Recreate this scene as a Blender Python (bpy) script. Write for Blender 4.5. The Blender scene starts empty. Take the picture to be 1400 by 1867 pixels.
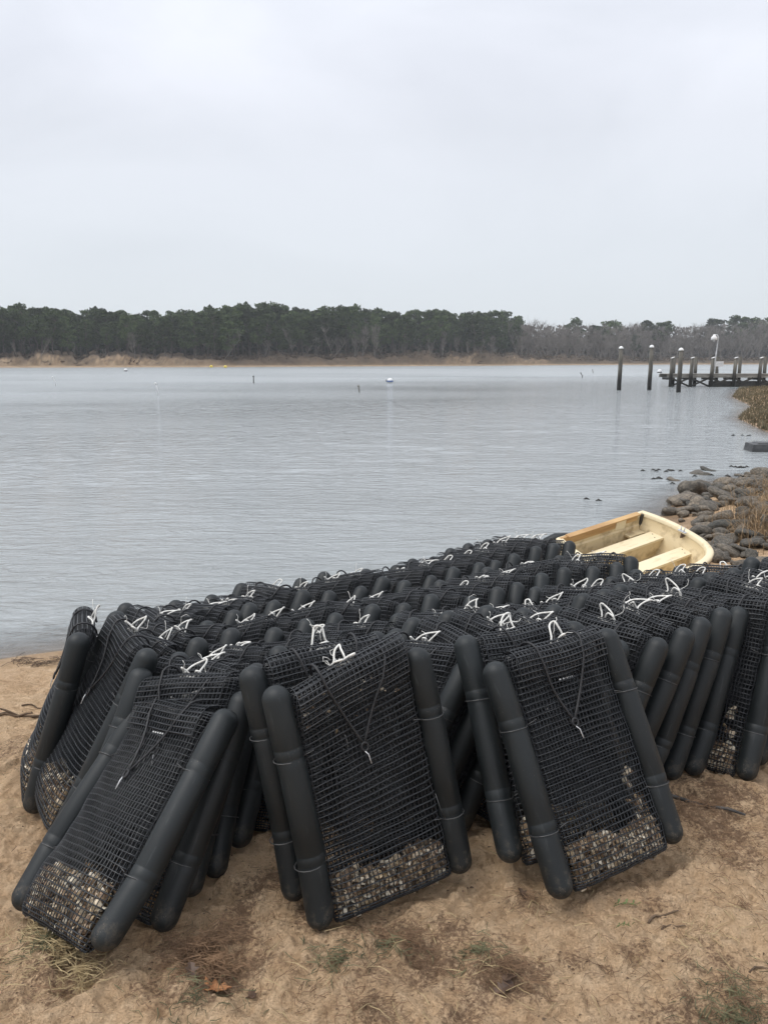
import bpy, math, random
import numpy as np
from mathutils import Matrix, Vector

scene = bpy.context.scene
COL = scene.collection
PI = math.pi
R = math.radians

# ------------------------------------------------------------------ camera, sky, sun, exposure
CAM_H = 1.6
PITCH = math.atan((933 - 655.5) / 1465.0)
cam_data = bpy.data.cameras.new('camera')
cam_data.sensor_fit = 'VERTICAL'
cam_data.sensor_height = 36.0
cam_data.lens = 1465.0 / 1867.0 * 36.0
cam_data.clip_start = 0.05
cam_data.clip_end = 4000
cam = bpy.data.objects.new('camera', cam_data)
cam.location = (0, 0, CAM_H)
cam.rotation_euler = (R(90) - PITCH, 0, 0)
COL.objects.link(cam)
scene.camera = cam

SUN_EL, SUN_AZ = R(62), R(-105)      # azimuth from +Y towards +X
SKY_STRENGTH = 0.1
world = bpy.data.worlds.new('World')
scene.world = world
world.use_nodes = True
nt = world.node_tree
nt.nodes.clear()
wo = nt.nodes.new('ShaderNodeOutputWorld')
bg = nt.nodes.new('ShaderNodeBackground')
bg.inputs['Strength'].default_value = SKY_STRENGTH
sky = nt.nodes.new('ShaderNodeTexSky')
sky.sky_type = 'NISHITA'
sky.sun_disc = False
sky.sun_elevation = SUN_EL
sky.sun_rotation = SUN_AZ
tc = nt.nodes.new('ShaderNodeTexCoord')
mp = nt.nodes.new('ShaderNodeMapping')
mp.inputs['Scale'].default_value = (1.0, 1.0, 2.6)
nz = nt.nodes.new('ShaderNodeTexNoise')
nz.inputs['Scale'].default_value = 1.7
nz.inputs['Detail'].default_value = 5
nz.inputs['Roughness'].default_value = 0.5
nz.inputs['Distortion'].default_value = 0.5
cr = nt.nodes.new('ShaderNodeValToRGB')
cr.color_ramp.elements[0].position = 0.33
cr.color_ramp.elements[0].color = (0.485, 0.508, 0.558, 1)
cr.color_ramp.elements[1].position = 0.66
cr.color_ramp.elements[1].color = (0.625, 0.645, 0.70, 1)
sep = nt.nodes.new('ShaderNodeSeparateXYZ')
hz = nt.nodes.new('ShaderNodeMapRange')          # cloud base is a little greyer towards the horizon
hz.inputs['From Min'].default_value = 0.0
hz.inputs['From Max'].default_value = 0.30
hmix = nt.nodes.new('ShaderNodeMixRGB')
hmix.inputs['Color1'].default_value = (0.555, 0.592, 0.625, 1)
scl = nt.nodes.new('ShaderNodeVectorMath')
scl.operation = 'SCALE'
scl.inputs['Scale'].default_value = 1.0 / SKY_STRENGTH
mx = nt.nodes.new('ShaderNodeMixRGB')
mx.inputs['Fac'].default_value = 0.95            # thick cloud layer over the clear sky
L = nt.links.new
L(tc.outputs['Generated'], mp.inputs['Vector'])
L(mp.outputs['Vector'], nz.inputs['Vector'])
L(nz.outputs['Fac'], cr.inputs['Fac'])
L(tc.outputs['Generated'], sep.inputs[0])
L(sep.outputs['Z'], hz.inputs['Value'])
L(hz.outputs['Result'], hmix.inputs['Fac'])
L(cr.outputs['Color'], hmix.inputs['Color2'])
L(hmix.outputs['Color'], scl.inputs[0])
L(sky.outputs['Color'], mx.inputs['Color1'])
zen = nt.nodes.new('ShaderNodeMapRange')         # an overcast sky brightens steadily towards the zenith
zen.inputs['From Min'].default_value = 0.25
zen.inputs['From Max'].default_value = 1.0
zen.inputs['To Min'].default_value = 1.0
zen.inputs['To Max'].default_value = 1.9
zmul = nt.nodes.new('ShaderNodeVectorMath')
zmul.operation = 'SCALE'
L(sep.outputs['Z'], zen.inputs['Value'])
L(scl.outputs['Vector'], zmul.inputs[0])
L(zen.outputs['Result'], zmul.inputs['Scale'])
L(zmul.outputs['Vector'], mx.inputs['Color2'])
L(mx.outputs['Color'], bg.inputs['Color'])
L(bg.outputs['Background'], wo.inputs['Surface'])

sun_data = bpy.data.lights.new('sun', 'SUN')
sun_data.energy = 1.5
sun_data.angle = R(35)
sun_data.color = (1.0, 0.97, 0.92)
sun = bpy.data.objects.new('sun', sun_data)
sd = Vector((math.sin(SUN_AZ) * math.cos(SUN_EL), math.cos(SUN_AZ) * math.cos(SUN_EL), math.sin(SUN_EL)))
sun.rotation_euler = sd.to_track_quat('Z', 'Y').to_euler()
COL.objects.link(sun)

scene.view_settings.view_transform = 'Standard'
scene.view_settings.look = 'None'
scene.view_settings.gamma = 1
scene.view_settings.use_curve_mapping = False
scene.view_settings.exposure = 0.5
scene.render.engine = 'CYCLES'
scene.cycles.use_denoising = True
scene.cycles.max_bounces = 8
scene.cycles.transparent_max_bounces = 8
scene.cycles.volume_bounces = 0

# ------------------------------------------------------------------ helpers
WATER = -0.30


def tag(o, label=None, cat=None, group=None, kind=None):
    if label: o['label'] = label
    if cat: o['category'] = cat
    if group: o['group'] = group
    if kind: o['kind'] = kind
    return o


def link(name, mesh, parent=None):
    o = bpy.data.objects.new(name, mesh)
    COL.objects.link(o)
    if parent is not None: o.parent = parent
    return o


def empty(name, loc=(0, 0, 0), rz=0.0):
    o = bpy.data.objects.new(name, None)
    o.empty_display_size = 0.1
    COL.objects.link(o)
    o.location = loc
    o.rotation_euler = (0, 0, rz)
    return o


def np_mesh(name, verts, quads, mat, smooth=True):
    """mesh from arrays: verts (n,3), quads (m,4) or (m,3)"""
    me = bpy.data.meshes.new(name)
    verts = np.asarray(verts, dtype=np.float32)
    quads = np.asarray(quads, dtype=np.int32)
    k = quads.shape[1]
    me.vertices.add(len(verts))
    me.vertices.foreach_set('co', verts.ravel())
    me.loops.add(quads.size)
    me.loops.foreach_set('vertex_index', quads.ravel())
    me.polygons.add(len(quads))
    me.polygons.foreach_set('loop_start', np.arange(0, quads.size, k, dtype=np.int32))
    me.polygons.foreach_set('use_smooth', np.full(len(quads), smooth, dtype=bool))
    me.update(calc_edges=True)
    me.validate()
    if mat: me.materials.append(mat)
    return me


class MB:
    """collects simple shapes into one mesh"""
    def __init__(self):
        self.v, self.f, self.s = [], [], []

    def add(self, vs, fs, smooth=False):
        b = len(self.v)
        self.v += [tuple(p) for p in vs]
        self.f += [tuple(i + b for i in f) for f in fs]
        self.s += [smooth] * len(fs)

    def box(self, c, s, rz=0.0, rx=0.0, ry=0.0, taper=1.0):
        m = Matrix.Rotation(rz, 3, 'Z') @ Matrix.Rotation(ry, 3, 'Y') @ Matrix.Rotation(rx, 3, 'X')
        vs = []
        for z in (-1, 1):
            t = taper if z > 0 else 1.0
            for x, y in ((-1, -1), (1, -1), (1, 1), (-1, 1)):
                vs.append(Vector(c) + m @ Vector((x * s[0] / 2 * t, y * s[1] / 2 * t, z * s[2] / 2)))
        self.add(vs, [(3, 2, 1, 0), (4, 5, 6, 7), (0, 1, 5, 4), (1, 2, 6, 5), (2, 3, 7, 6), (3, 0, 4, 7)])

    def tube(self, pts, r, n=8, closed=False, caps=True):
        pts = [Vector(p) for p in pts]
        m = len(pts)
        rad = r if hasattr(r, '__len__') else [r] * m
        up, vs = None, []
        for i, p in enumerate(pts):
            a = pts[(i - 1) % m] if (closed or i > 0) else p
            b = pts[(i + 1) % m] if (closed or i < m - 1) else p
            t = (b - a)
            t = t.normalized() if t.length > 1e-9 else Vector((0, 0, 1))
            if up is None:
                up = t.orthogonal().normalized()
            up = up - t * up.dot(t)
            up = up.normalized() if up.length > 1e-6 else t.orthogonal().normalized()
            w = t.cross(up)
            for k in range(n):
                a_ = 2 * PI * k / n
                vs.append(p + (up * math.cos(a_) + w * math.sin(a_)) * rad[i])
        fs = []
        for i in range(m if closed else m - 1):
            j = (i + 1) % m
            for k in range(n):
                fs.append((i * n + k, i * n + (k + 1) % n, j * n + (k + 1) % n, j * n + k))
        if caps and not closed:
            fs.append(tuple(range(n - 1, -1, -1)))
            fs.append(tuple((m - 1) * n + k for k in range(n)))
        self.add(vs, fs, True)

    def lathe(self, prof, n=20, c=(0, 0, 0)):
        """prof: list of (r,z)"""
        vs, fs = [], []
        for r, z in prof:
            for k in range(n):
                a = 2 * PI * k / n
                vs.append((c[0] + r * math.cos(a), c[1] + r * math.sin(a), c[2] + z))
        for i in range(len(prof) - 1):
            for k in range(n):
                fs.append((i * n + k, i * n + (k + 1) % n, (i + 1) * n + (k + 1) % n, (i + 1) * n + k))
        fs.append(tuple(range(n - 1, -1, -1)))
        fs.append(tuple((len(prof) - 1) * n + k for k in range(n)))
        self.add(vs, fs, True)

    def mesh(self, name, mat):
        me = bpy.data.meshes.new(name)
        me.from_pydata(self.v, [], self.f)
        me.polygons.foreach_set('use_smooth', np.array(self.s, dtype=bool))
        me.update()
        me.validate()
        if mat: me.materials.append(mat)
        return me

    def build(self, name, mat, parent=None):
        return link(name, self.mesh(name, mat), parent)


# value noise in numpy
NOISE_TABLES = {}


def vnoise(x, y, seed):
    if seed not in NOISE_TABLES: NOISE_TABLES[seed] = np.random.RandomState(seed).rand(256, 256)
    tab = NOISE_TABLES[seed]
    xi, yi = np.floor(x).astype(int), np.floor(y).astype(int)
    fx, fy = x - xi, y - yi
    fx, fy = fx * fx * fx * (fx * (fx * 6 - 15) + 10), fy * fy * fy * (fy * (fy * 6 - 15) + 10)
    a = tab[xi & 255, yi & 255]; b = tab[(xi + 1) & 255, yi & 255]
    c = tab[xi & 255, (yi + 1) & 255]; d = tab[(xi + 1) & 255, (yi + 1) & 255]
    return (a * (1 - fx) + b * fx) * (1 - fy) + (c * (1 - fx) + d * fx) * fy - 0.5


def fbm(x, y, seed, octaves=4, gain=0.5):
    t, amp = 0, 1.0
    for o in range(octaves):
        ca, sa = math.cos(o * 1.3), math.sin(o * 1.3)
        t = t + amp * vnoise((x * ca - y * sa) * 2 ** o + 17.3 * o, (x * sa + y * ca) * 2 ** o + 5.1 * o, seed + o)
        amp *= gain
    return t


# ------------------------------------------------------------------ materials
def material(name):
    m = bpy.data.materials.new(name)
    m.use_nodes = True
    n = m.node_tree
    n.nodes.clear()
    out = n.nodes.new('ShaderNodeOutputMaterial')
    p = n.nodes.new('ShaderNodeBsdfPrincipled')
    n.links.new(p.outputs[0], out.inputs['Surface'])
    return m, n, p, out


def noise_node(n, scale, detail=4, rough=0.55, vec=None, dist=0.0):
    q = n.nodes.new('ShaderNodeTexNoise')
    q.inputs['Scale'].default_value = scale
    q.inputs['Detail'].default_value = detail
    q.inputs['Roughness'].default_value = rough
    q.inputs['Distortion'].default_value = dist
    if vec is not None: n.links.new(vec, q.inputs['Vector'])
    return q


def ramp(n, src, stops):
    r = n.nodes.new('ShaderNodeValToRGB')
    e = r.color_ramp.elements
    while len(e) < len(stops): e.new(0.5)
    for i, (p, c) in enumerate(stops):
        e[i].position = p
        e[i].color = (*c, 1) if len(c) == 3 else c
    n.links.new(src, r.inputs['Fac'])
    return r


def coords(n, kind='Object', scale=(1, 1, 1)):
    t = n.nodes.new('ShaderNodeTexCoord')
    m = n.nodes.new('ShaderNodeMapping')
    m.inputs['Scale'].default_value = scale
    n.links.new(t.outputs[kind], m.inputs['Vector'])
    return m.outputs['Vector']


def bump(n, p, height, strength=0.3, dist=0.01):
    b = n.nodes.new('ShaderNodeBump')
    b.inputs['Strength'].default_value = strength
    b.inputs['Distance'].default_value = dist
    n.links.new(height, b.inputs['Height'])
    n.links.new(b.outputs['Normal'], p.inputs['Normal'])
    return b


def simple(name, c0, c1, rough=0.6, scale=8.0, bstr=0.2, bdist=0.004, spec=0.5, obj_rand=0.0, detail=4, stretch=(1, 1, 1), lo=0.35, hi=0.65, attr=None):
    m, n, p, out = material(name)
    v = coords(n, 'Object', stretch)
    q = noise_node(n, scale, detail, vec=v)
    r = ramp(n, q.outputs['Fac'], [(lo, c0), (hi, c1)])
    src = r.outputs['Color']
    if obj_rand:
        oi = n.nodes.new('ShaderNodeObjectInfo')
        mr = n.nodes.new('ShaderNodeMapRange')
        mr.inputs['To Min'].default_value = 1 - obj_rand
        mr.inputs['To Max'].default_value = 1 + obj_rand
        n.links.new(oi.outputs['Random'], mr.inputs['Value'])
        hs = n.nodes.new('ShaderNodeHueSaturation')
        n.links.new(mr.outputs['Result'], hs.inputs['Value'])
        n.links.new(src, hs.inputs['Color'])
        src = hs.outputs['Color']
    if attr:
        at_ = n.nodes.new('ShaderNodeAttribute')
        at_.attribute_name = attr
        mm = n.nodes.new('ShaderNodeMixRGB')
        mm.blend_type = 'MULTIPLY'
        mm.inputs['Fac'].default_value = 1
        n.links.new(src, mm.inputs['Color1'])
        n.links.new(at_.outputs['Color'], mm.inputs['Color2'])
        src = mm.outputs['Color']
    n.links.new(src, p.inputs['Base Color'])
    p.inputs['Roughness'].default_value = rough
    p.inputs['Specular IOR Level'].default_value = spec
    if bstr: bump(n, p, q.outputs['Fac'], bstr, bdist)
    return m


M = {}
M['net'] = simple('black_plastic_netting', (.012, .0135, .016), (.030, .0325, .036), .36, 30, 0.0, spec=.5)
M['bungee'] = simple('black_shock_cord', (.010, .010, .011), (.02, .02, .022), .6, 150, .3, .001)
M['wire'] = simple('dull_tie_wire', (.035, .035, .035), (.07, .07, .07), .4, 60, 0)
M['steel'] = simple('bright_hook_wire', (.5, .5, .5), (.7, .7, .7), .3, 40, 0)
M['rope'] = simple('white_cord', (.58, .56, .51), (.80, .79, .75), .8, 70, .4, .001, spec=.2)
M['tagw'] = simple('white_plastic_tag', (.42, .42, .41), (.6, .6, .58), .5, 40, 0)
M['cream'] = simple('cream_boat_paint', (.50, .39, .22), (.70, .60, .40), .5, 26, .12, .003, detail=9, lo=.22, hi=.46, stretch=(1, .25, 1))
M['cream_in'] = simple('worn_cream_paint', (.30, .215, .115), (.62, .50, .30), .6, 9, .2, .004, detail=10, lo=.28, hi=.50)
M['ply'] = simple('varnished_plywood', (.36, .20, .075), (.52, .33, .14), .55, 3.5, .15, .003, stretch=(1, 1, 9), detail=6)
M['dark'] = simple('dark_gap', (.03, .028, .025), (.05, .045, .04), .8, 10, 0)
M['pile'] = simple('weathered_piling_wood', (.075, .068, .055), (.19, .175, .15), .85, 5, .4, .02, stretch=(1.5, 1.5, .3), detail=6)
M['pilecap_lit_top'] = simple('white_cap_lit_top', (.62, .62, .61), (.78, .78, .77), .5, 6, 0)
M['deck'] = simple('grey_dock_timber', (.14, .13, .115), (.27, .255, .225), .85, 4, .3, .01, stretch=(.4, 2, 2))
M['wet'] = simple('wet_dark_timber', (.016, .015, .013), (.04, .037, .03), .6, 5, .3, .01)
M['galv'] = simple('galvanised_metal', (.42, .43, .44), (.58, .59, .6), .45, 6, 0)
M['buoy_w'] = simple('white_buoy', (.55, .55, .55), (.72, .72, .72), .5, 6, 0)
M['buoy_y'] = simple('yellow_buoy', (.62, .47, .05), (.75, .58, .08), .5, 6, 0)
M['buoy_b'] = simple('blue_band', (.05, .10, .25), (.08, .14, .32), .5, 6, 0)
M['twig'] = simple('brown_twig', (.07, .045, .028), (.16, .11, .07), .9, 30, .3, .002)
M['stick'] = simple('grey_black_stick', (.035, .032, .03), (.09, .083, .078), .8, 30, .4, .002)
M['straw'] = simple('pale_straw', (.30, .22, .11), (.46, .36, .20), .85, 20, 0, obj_rand=.2)
M['needle'] = simple('brown_pine_needles', (.085, .048, .026), (.24, .145, .08), .85, 9, 0, lo=.3, hi=.7)
M['weed'] = simple('dry_green_weed', (.055, .06, .028), (.16, .145, .075), .85, 12, 0)
M['oak'] = simple('dry_oak_leaf', (.26, .105, .038), (.42, .20, .085), .7, 25, .3, .003)
M['oakd'] = simple('dark_wet_leaf', (.055, .032, .02), (.11, .066, .042), .6, 25, .3, .003)
M['sprig'] = simple('green_sprig', (.055, .085, .022), (.15, .19, .06), .6, 30, 0)
M['trunk'] = simple('pine_bark', (.055, .045, .036), (.12, .10, .085), .9, 3, .3, .02)
M['bare'] = simple('grey_bare_wood', (.13, .115, .10), (.25, .225, .20), .9, 2, 0, obj_rand=.22)
M['pine'] = simple('pine_needles', (.020, .036, .014), (.080, .108, .040), .8, 11, 0, obj_rand=.5, spec=.2, lo=.32, hi=.68)
M['woods'] = simple('distant_woods', (.022, .034, .018), (.055, .066, .036), .85, .25, 0, spec=.2)
M['woodsb'] = simple('distant_bare_woods', (.095, .083, .073), (.17, .155, .14), .9, .3, 0, spec=.2)
M['brush'] = simple('brown_brush', (.055, .040, .028), (.14, .105, .072), .9, .35, 0, spec=.2)
M['marsh'] = simple('marsh_grass', (.065, .058, .036), (.185, .155, .098), .9, 1.6, 0, spec=.2)
M['beachgrass'] = simple('dry_beach_grass', (.15, .10, .055), (.36, .25, .145), .85, 6, 0, spec=.2)
M['slab'] = simple('dark_stone_slab', (.028, .029, .03), (.075, .076, .078), .6, 5, .4, .02)


# floats: matt closed-cell foam with fine water droplets and scuffs
def float_material():
    m, n, p, out = material('black_foam_float')
    v = coords(n, 'Object')
    a = noise_node(n, 6, 5, vec=v)
    oi = n.nodes.new('ShaderNodeObjectInfo')
    r = ramp(n, a.outputs['Fac'], [(.3, (.0065, .0085, .0092)), (.7, (.0125, .0158, .017))])
    mr = n.nodes.new('ShaderNodeMapRange')
    mr.inputs['To Min'].default_value = .85
    mr.inputs['To Max'].default_value = 1.25
    n.links.new(oi.outputs['Random'], mr.inputs['Value'])
    hs = n.nodes.new('ShaderNodeHueSaturation')
    n.links.new(mr.outputs['Result'], hs.inputs['Value'])
    n.links.new(r.outputs['Color'], hs.inputs['Color'])
    vo = n.nodes.new('ShaderNodeTexVoronoi')
    vo.inputs['Scale'].default_value = 110
    n.links.new(v, vo.inputs['Vector'])
    spk = ramp(n, vo.outputs['Distance'], [(.10, (.0, .0, .0)), (.16, (1, 1, 1))])
    mixc = n.nodes.new('ShaderNodeMixRGB')
    mixc.inputs['Color1'].default_value = (.006, .007, .008, 1)
    n.links.new(spk.outputs['Color'], mixc.inputs['Fac'])
    n.links.new(hs.outputs['Color'], mixc.inputs['Color2'])
    # scattered sand grains and dried mud towards the foot
    g = noise_node(n, 260, 2, vec=v)
    g2 = noise_node(n, 7, 3, vec=v)
    gm = n.nodes.new('ShaderNodeMath'); gm.operation = 'MULTIPLY'
    n.links.new(g.outputs['Fac'], gm.inputs[0]); n.links.new(g2.outputs['Fac'], gm.inputs[1])
    gr = ramp(n, gm.outputs[0], [(.40, (0, 0, 0)), (.46, (1, 1, 1))])
    mixs = n.nodes.new('ShaderNodeMixRGB')
    mixs.inputs['Color2'].default_value = (.12, .105, .085, 1)
    n.links.new(gr.outputs['Color'], mixs.inputs['Fac'])
    n.links.new(mixc.outputs['Color'], mixs.inputs['Color1'])
    # dried sandy splash marks round the foot
    sp_ = n.nodes.new('ShaderNodeSeparateXYZ'); n.links.new(v, sp_.inputs[0])
    zr = n.nodes.new('ShaderNodeMapRange')
    zr.inputs['From Min'].default_value = .16; zr.inputs['From Max'].default_value = -.05
    zr.inputs['To Min'].default_value = 0; zr.inputs['To Max'].default_value = .30
    n.links.new(sp_.outputs['Z'], zr.inputs['Value'])
    sn = noise_node(n, 24, 6, .75, vec=v)
    sa = n.nodes.new('ShaderNodeMath'); sa.operation = 'ADD'
    n.links.new(sn.outputs['Fac'], sa.inputs[0]); n.links.new(zr.outputs['Result'], sa.inputs[1])
    sm = ramp(n, sa.outputs[0], [(.70, (0, 0, 0)), (.92, (.40, .40, .40))])
    mixd = n.nodes.new('ShaderNodeMixRGB')
    mixd.inputs['Color2'].default_value = (.15, .115, .08, 1)
    n.links.new(sm.outputs['Color'], mixd.inputs['Fac']); n.links.new(mixs.outputs['Color'], mixd.inputs['Color1'])
    # pale scuffs along the sides
    vs = coords(n, 'Object', (30, 30, 4))
    sc = noise_node(n, 1.6, 5, .7, vec=vs)
    scr = ramp(n, sc.outputs['Fac'], [(.60, (0, 0, 0)), (.76, (.6, .6, .6))])
    mixe = n.nodes.new('ShaderNodeMixRGB')
    mixe.inputs['Color2'].default_value = (.06, .066, .068, 1)
    n.links.new(scr.outputs['Color'], mixe.inputs['Fac']); n.links.new(mixd.outputs['Color'], mixe.inputs['Color1'])
    n.links.new(mixe.outputs['Color'], p.inputs['Base Color'])
    rr = n.nodes.new('ShaderNodeMapRange')
    rr.inputs['To Min'].default_value = .42
    rr.inputs['To Max'].default_value = .66
    n.links.new(a.outputs['Fac'], rr.inputs['Value'])
    n.links.new(rr.outputs['Result'], p.inputs['Roughness'])
    p.inputs['Specular IOR Level'].default_value = .4
    f = noise_node(n, 320, 3, vec=v)
    bump(n, p, f.outputs['Fac'], .25, .0015)
    return m


M['float'] = float_material()


def shell_material():
    m, n, p, out = material('oyster_shell')
    at_ = n.nodes.new('ShaderNodeAttribute')
    at_.attribute_name = 'tint'
    v = coords(n, 'Object')
    q = noise_node(n, 120, 4, vec=v)
    r = ramp(n, q.outputs['Fac'], [(.3, (.55, .55, .55)), (.7, (1.1, 1.1, 1.1))])
    mm = n.nodes.new('ShaderNodeMixRGB'); mm.blend_type = 'MULTIPLY'; mm.inputs['Fac'].default_value = 1
    n.links.new(at_.outputs['Color'], mm.inputs['Color1']); n.links.new(r.outputs['Color'], mm.inputs['Color2'])
    n.links.new(mm.outputs['Color'], p.inputs['Base Color'])
    p.inputs['Roughness'].default_value = .45
    bump(n, p, q.outputs['Fac'], .4, .003)
    return m


M['shell'] = shell_material()


def rock_material():
    m, n, p, out = material('shore_boulder')
    v = coords(n, 'Object')
    oi = n.nodes.new('ShaderNodeObjectInfo')
    q = noise_node(n, 5, 7, .65, vec=v)
    r = ramp(n, q.outputs['Fac'], [(.30, (.030, .029, .025)), (.48, (.078, .071, .060)), (.68, (.185, .168, .142))])
    tr = ramp(n, oi.outputs['Random'], [(0, (.50, .52, .50)), (.35, (.8, .76, .70)), (.7, (1.1, 1.0, .88)), (1, (1.65, 1.45, 1.22))])
    mm = n.nodes.new('ShaderNodeMixRGB'); mm.blend_type = 'MULTIPLY'; mm.inputs['Fac'].default_value = 1
    n.links.new(r.outputs['Color'], mm.inputs['Color1']); n.links.new(tr.outputs['Color'], mm.inputs['Color2'])
    n.links.new(mm.outputs['Color'], p.inputs['Base Color'])
    p.inputs['Roughness'].default_value = .7
    bump(n, p, q.outputs['Fac'], .6, .03)
    return m


M['rock'] = rock_material()


def sand_material():
    m, n, p, out = material('trampled_beach_sand')
    v = coords(n, 'Object')
    big = noise_node(n, 2.2, 6, .6, vec=v)
    mid = noise_node(n, 14, 6, .68, vec=v)
    fine = noise_node(n, 160, 4, .7, vec=v)
    grit = noise_node(n, 420, 3, .7, vec=v)
    base = ramp(n, mid.outputs['Fac'], [(.28, (.385, .252, .150)), (.42, (.595, .415, .257)), (.68, (.70, .52, .345))])
    warm = ramp(n, big.outputs['Fac'], [(.35, (.90, .86, .82)), (.6, (1.06, 1.04, 1.0))])
    m1 = n.nodes.new('ShaderNodeMixRGB'); m1.blend_type = 'MULTIPLY'; m1.inputs['Fac'].default_value = 1
    n.links.new(base.outputs['Color'], m1.inputs['Color1']); n.links.new(warm.outputs['Color'], m1.inputs['Color2'])
    fr = ramp(n, fine.outputs['Fac'], [(.26, (.48, .42, .36)), (.42, (1.0, 1.0, 1.0)), (.75, (1.15, 1.15, 1.15))])
    m2 = n.nodes.new('ShaderNodeMixRGB'); m2.blend_type = 'MULTIPLY'; m2.inputs['Fac'].default_value = 1
    n.links.new(m1.outputs['Color'], m2.inputs['Color1']); n.links.new(fr.outputs['Color'], m2.inputs['Color2'])
    # bits of dark organic matter, denser where the 'organic' mask says so
    at_ = n.nodes.new('ShaderNodeAttribute'); at_.attribute_name = 'organic'
    add = n.nodes.new('ShaderNodeMath'); add.operation = 'MULTIPLY_ADD'
    n.links.new(at_.outputs['Fac'], add.inputs[0]); add.inputs[1].default_value = .30
    sp = noise_node(n, 75, 5, .75, vec=v, dist=.4)
    n.links.new(sp.outputs['Fac'], add.inputs[2])
    sr = ramp(n, add.outputs[0], [(.63, (0, 0, 0)), (.78, (.85, .85, .85))])
    m3 = n.nodes.new('ShaderNodeMixRGB')
    m3.inputs['Color2'].default_value = (.185, .112, .068, 1)
    n.links.new(sr.outputs['Color'], m3.inputs['Fac']); n.links.new(m2.outputs['Color'], m3.inputs['Color1'])
    # wet sand by the water
    wt = n.nodes.new('ShaderNodeAttribute'); wt.attribute_name = 'wet'
    m4 = n.nodes.new('ShaderNodeMixRGB'); m4.blend_type = 'MULTIPLY'
    m4.inputs['Color2'].default_value = (.62, .60, .60, 1)
    n.links.new(wt.outputs['Fac'], m4.inputs['Fac']); n.links.new(m3.outputs['Color'], m4.inputs['Color1'])
    n.links.new(m4.outputs['Color'], p.inputs['Base Color'])
    rg = n.nodes.new('ShaderNodeMapRange')
    rg.inputs['To Min'].default_value = .9; rg.inputs['To Max'].default_value = .35
    n.links.new(wt.outputs['Fac'], rg.inputs['Value']); n.links.new(rg.outputs['Result'], p.inputs['Roughness'])
    p.inputs['Specular IOR Level'].default_value = .25
    b0 = n.nodes.new('ShaderNodeBump'); b0.inputs['Strength'].default_value = 1.0; b0.inputs['Distance'].default_value = .018
    n.links.new(mid.outputs['Fac'], b0.inputs['Height'])
    clod = noise_node(n, 48, 6, .72, vec=v, dist=.5)
    cl = ramp(n, clod.outputs['Fac'], [(.36, (0, 0, 0)), (.52, (.75, .75, .75)), (.70, (1, 1, 1))])
    b1 = n.nodes.new('ShaderNodeBump'); b1.inputs['Strength'].default_value = 1.0; b1.inputs['Distance'].default_value = .020
    n.links.new(cl.outputs['Color'], b1.inputs['Height']); n.links.new(b0.outputs['Normal'], b1.inputs['Normal'])
    b2 = n.nodes.new('ShaderNodeBump'); b2.inputs['Strength'].default_value = 1.0; b2.inputs['Distance'].default_value = .009
    n.links.new(fine.outputs['Fac'], b2.inputs['Height']); n.links.new(b1.outputs['Normal'], b2.inputs['Normal'])
    b3 = n.nodes.new('ShaderNodeBump'); b3.inputs['Strength'].default_value = .5; b3.inputs['Distance'].default_value = .0015
    n.links.new(grit.outputs['Fac'], b3.inputs['Height']); n.links.new(b2.outputs['Normal'], b3.inputs['Normal'])
    n.links.new(b3.outputs['Normal'], p.inputs['Normal'])
    return m


M['sand'] = sand_material()


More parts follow.
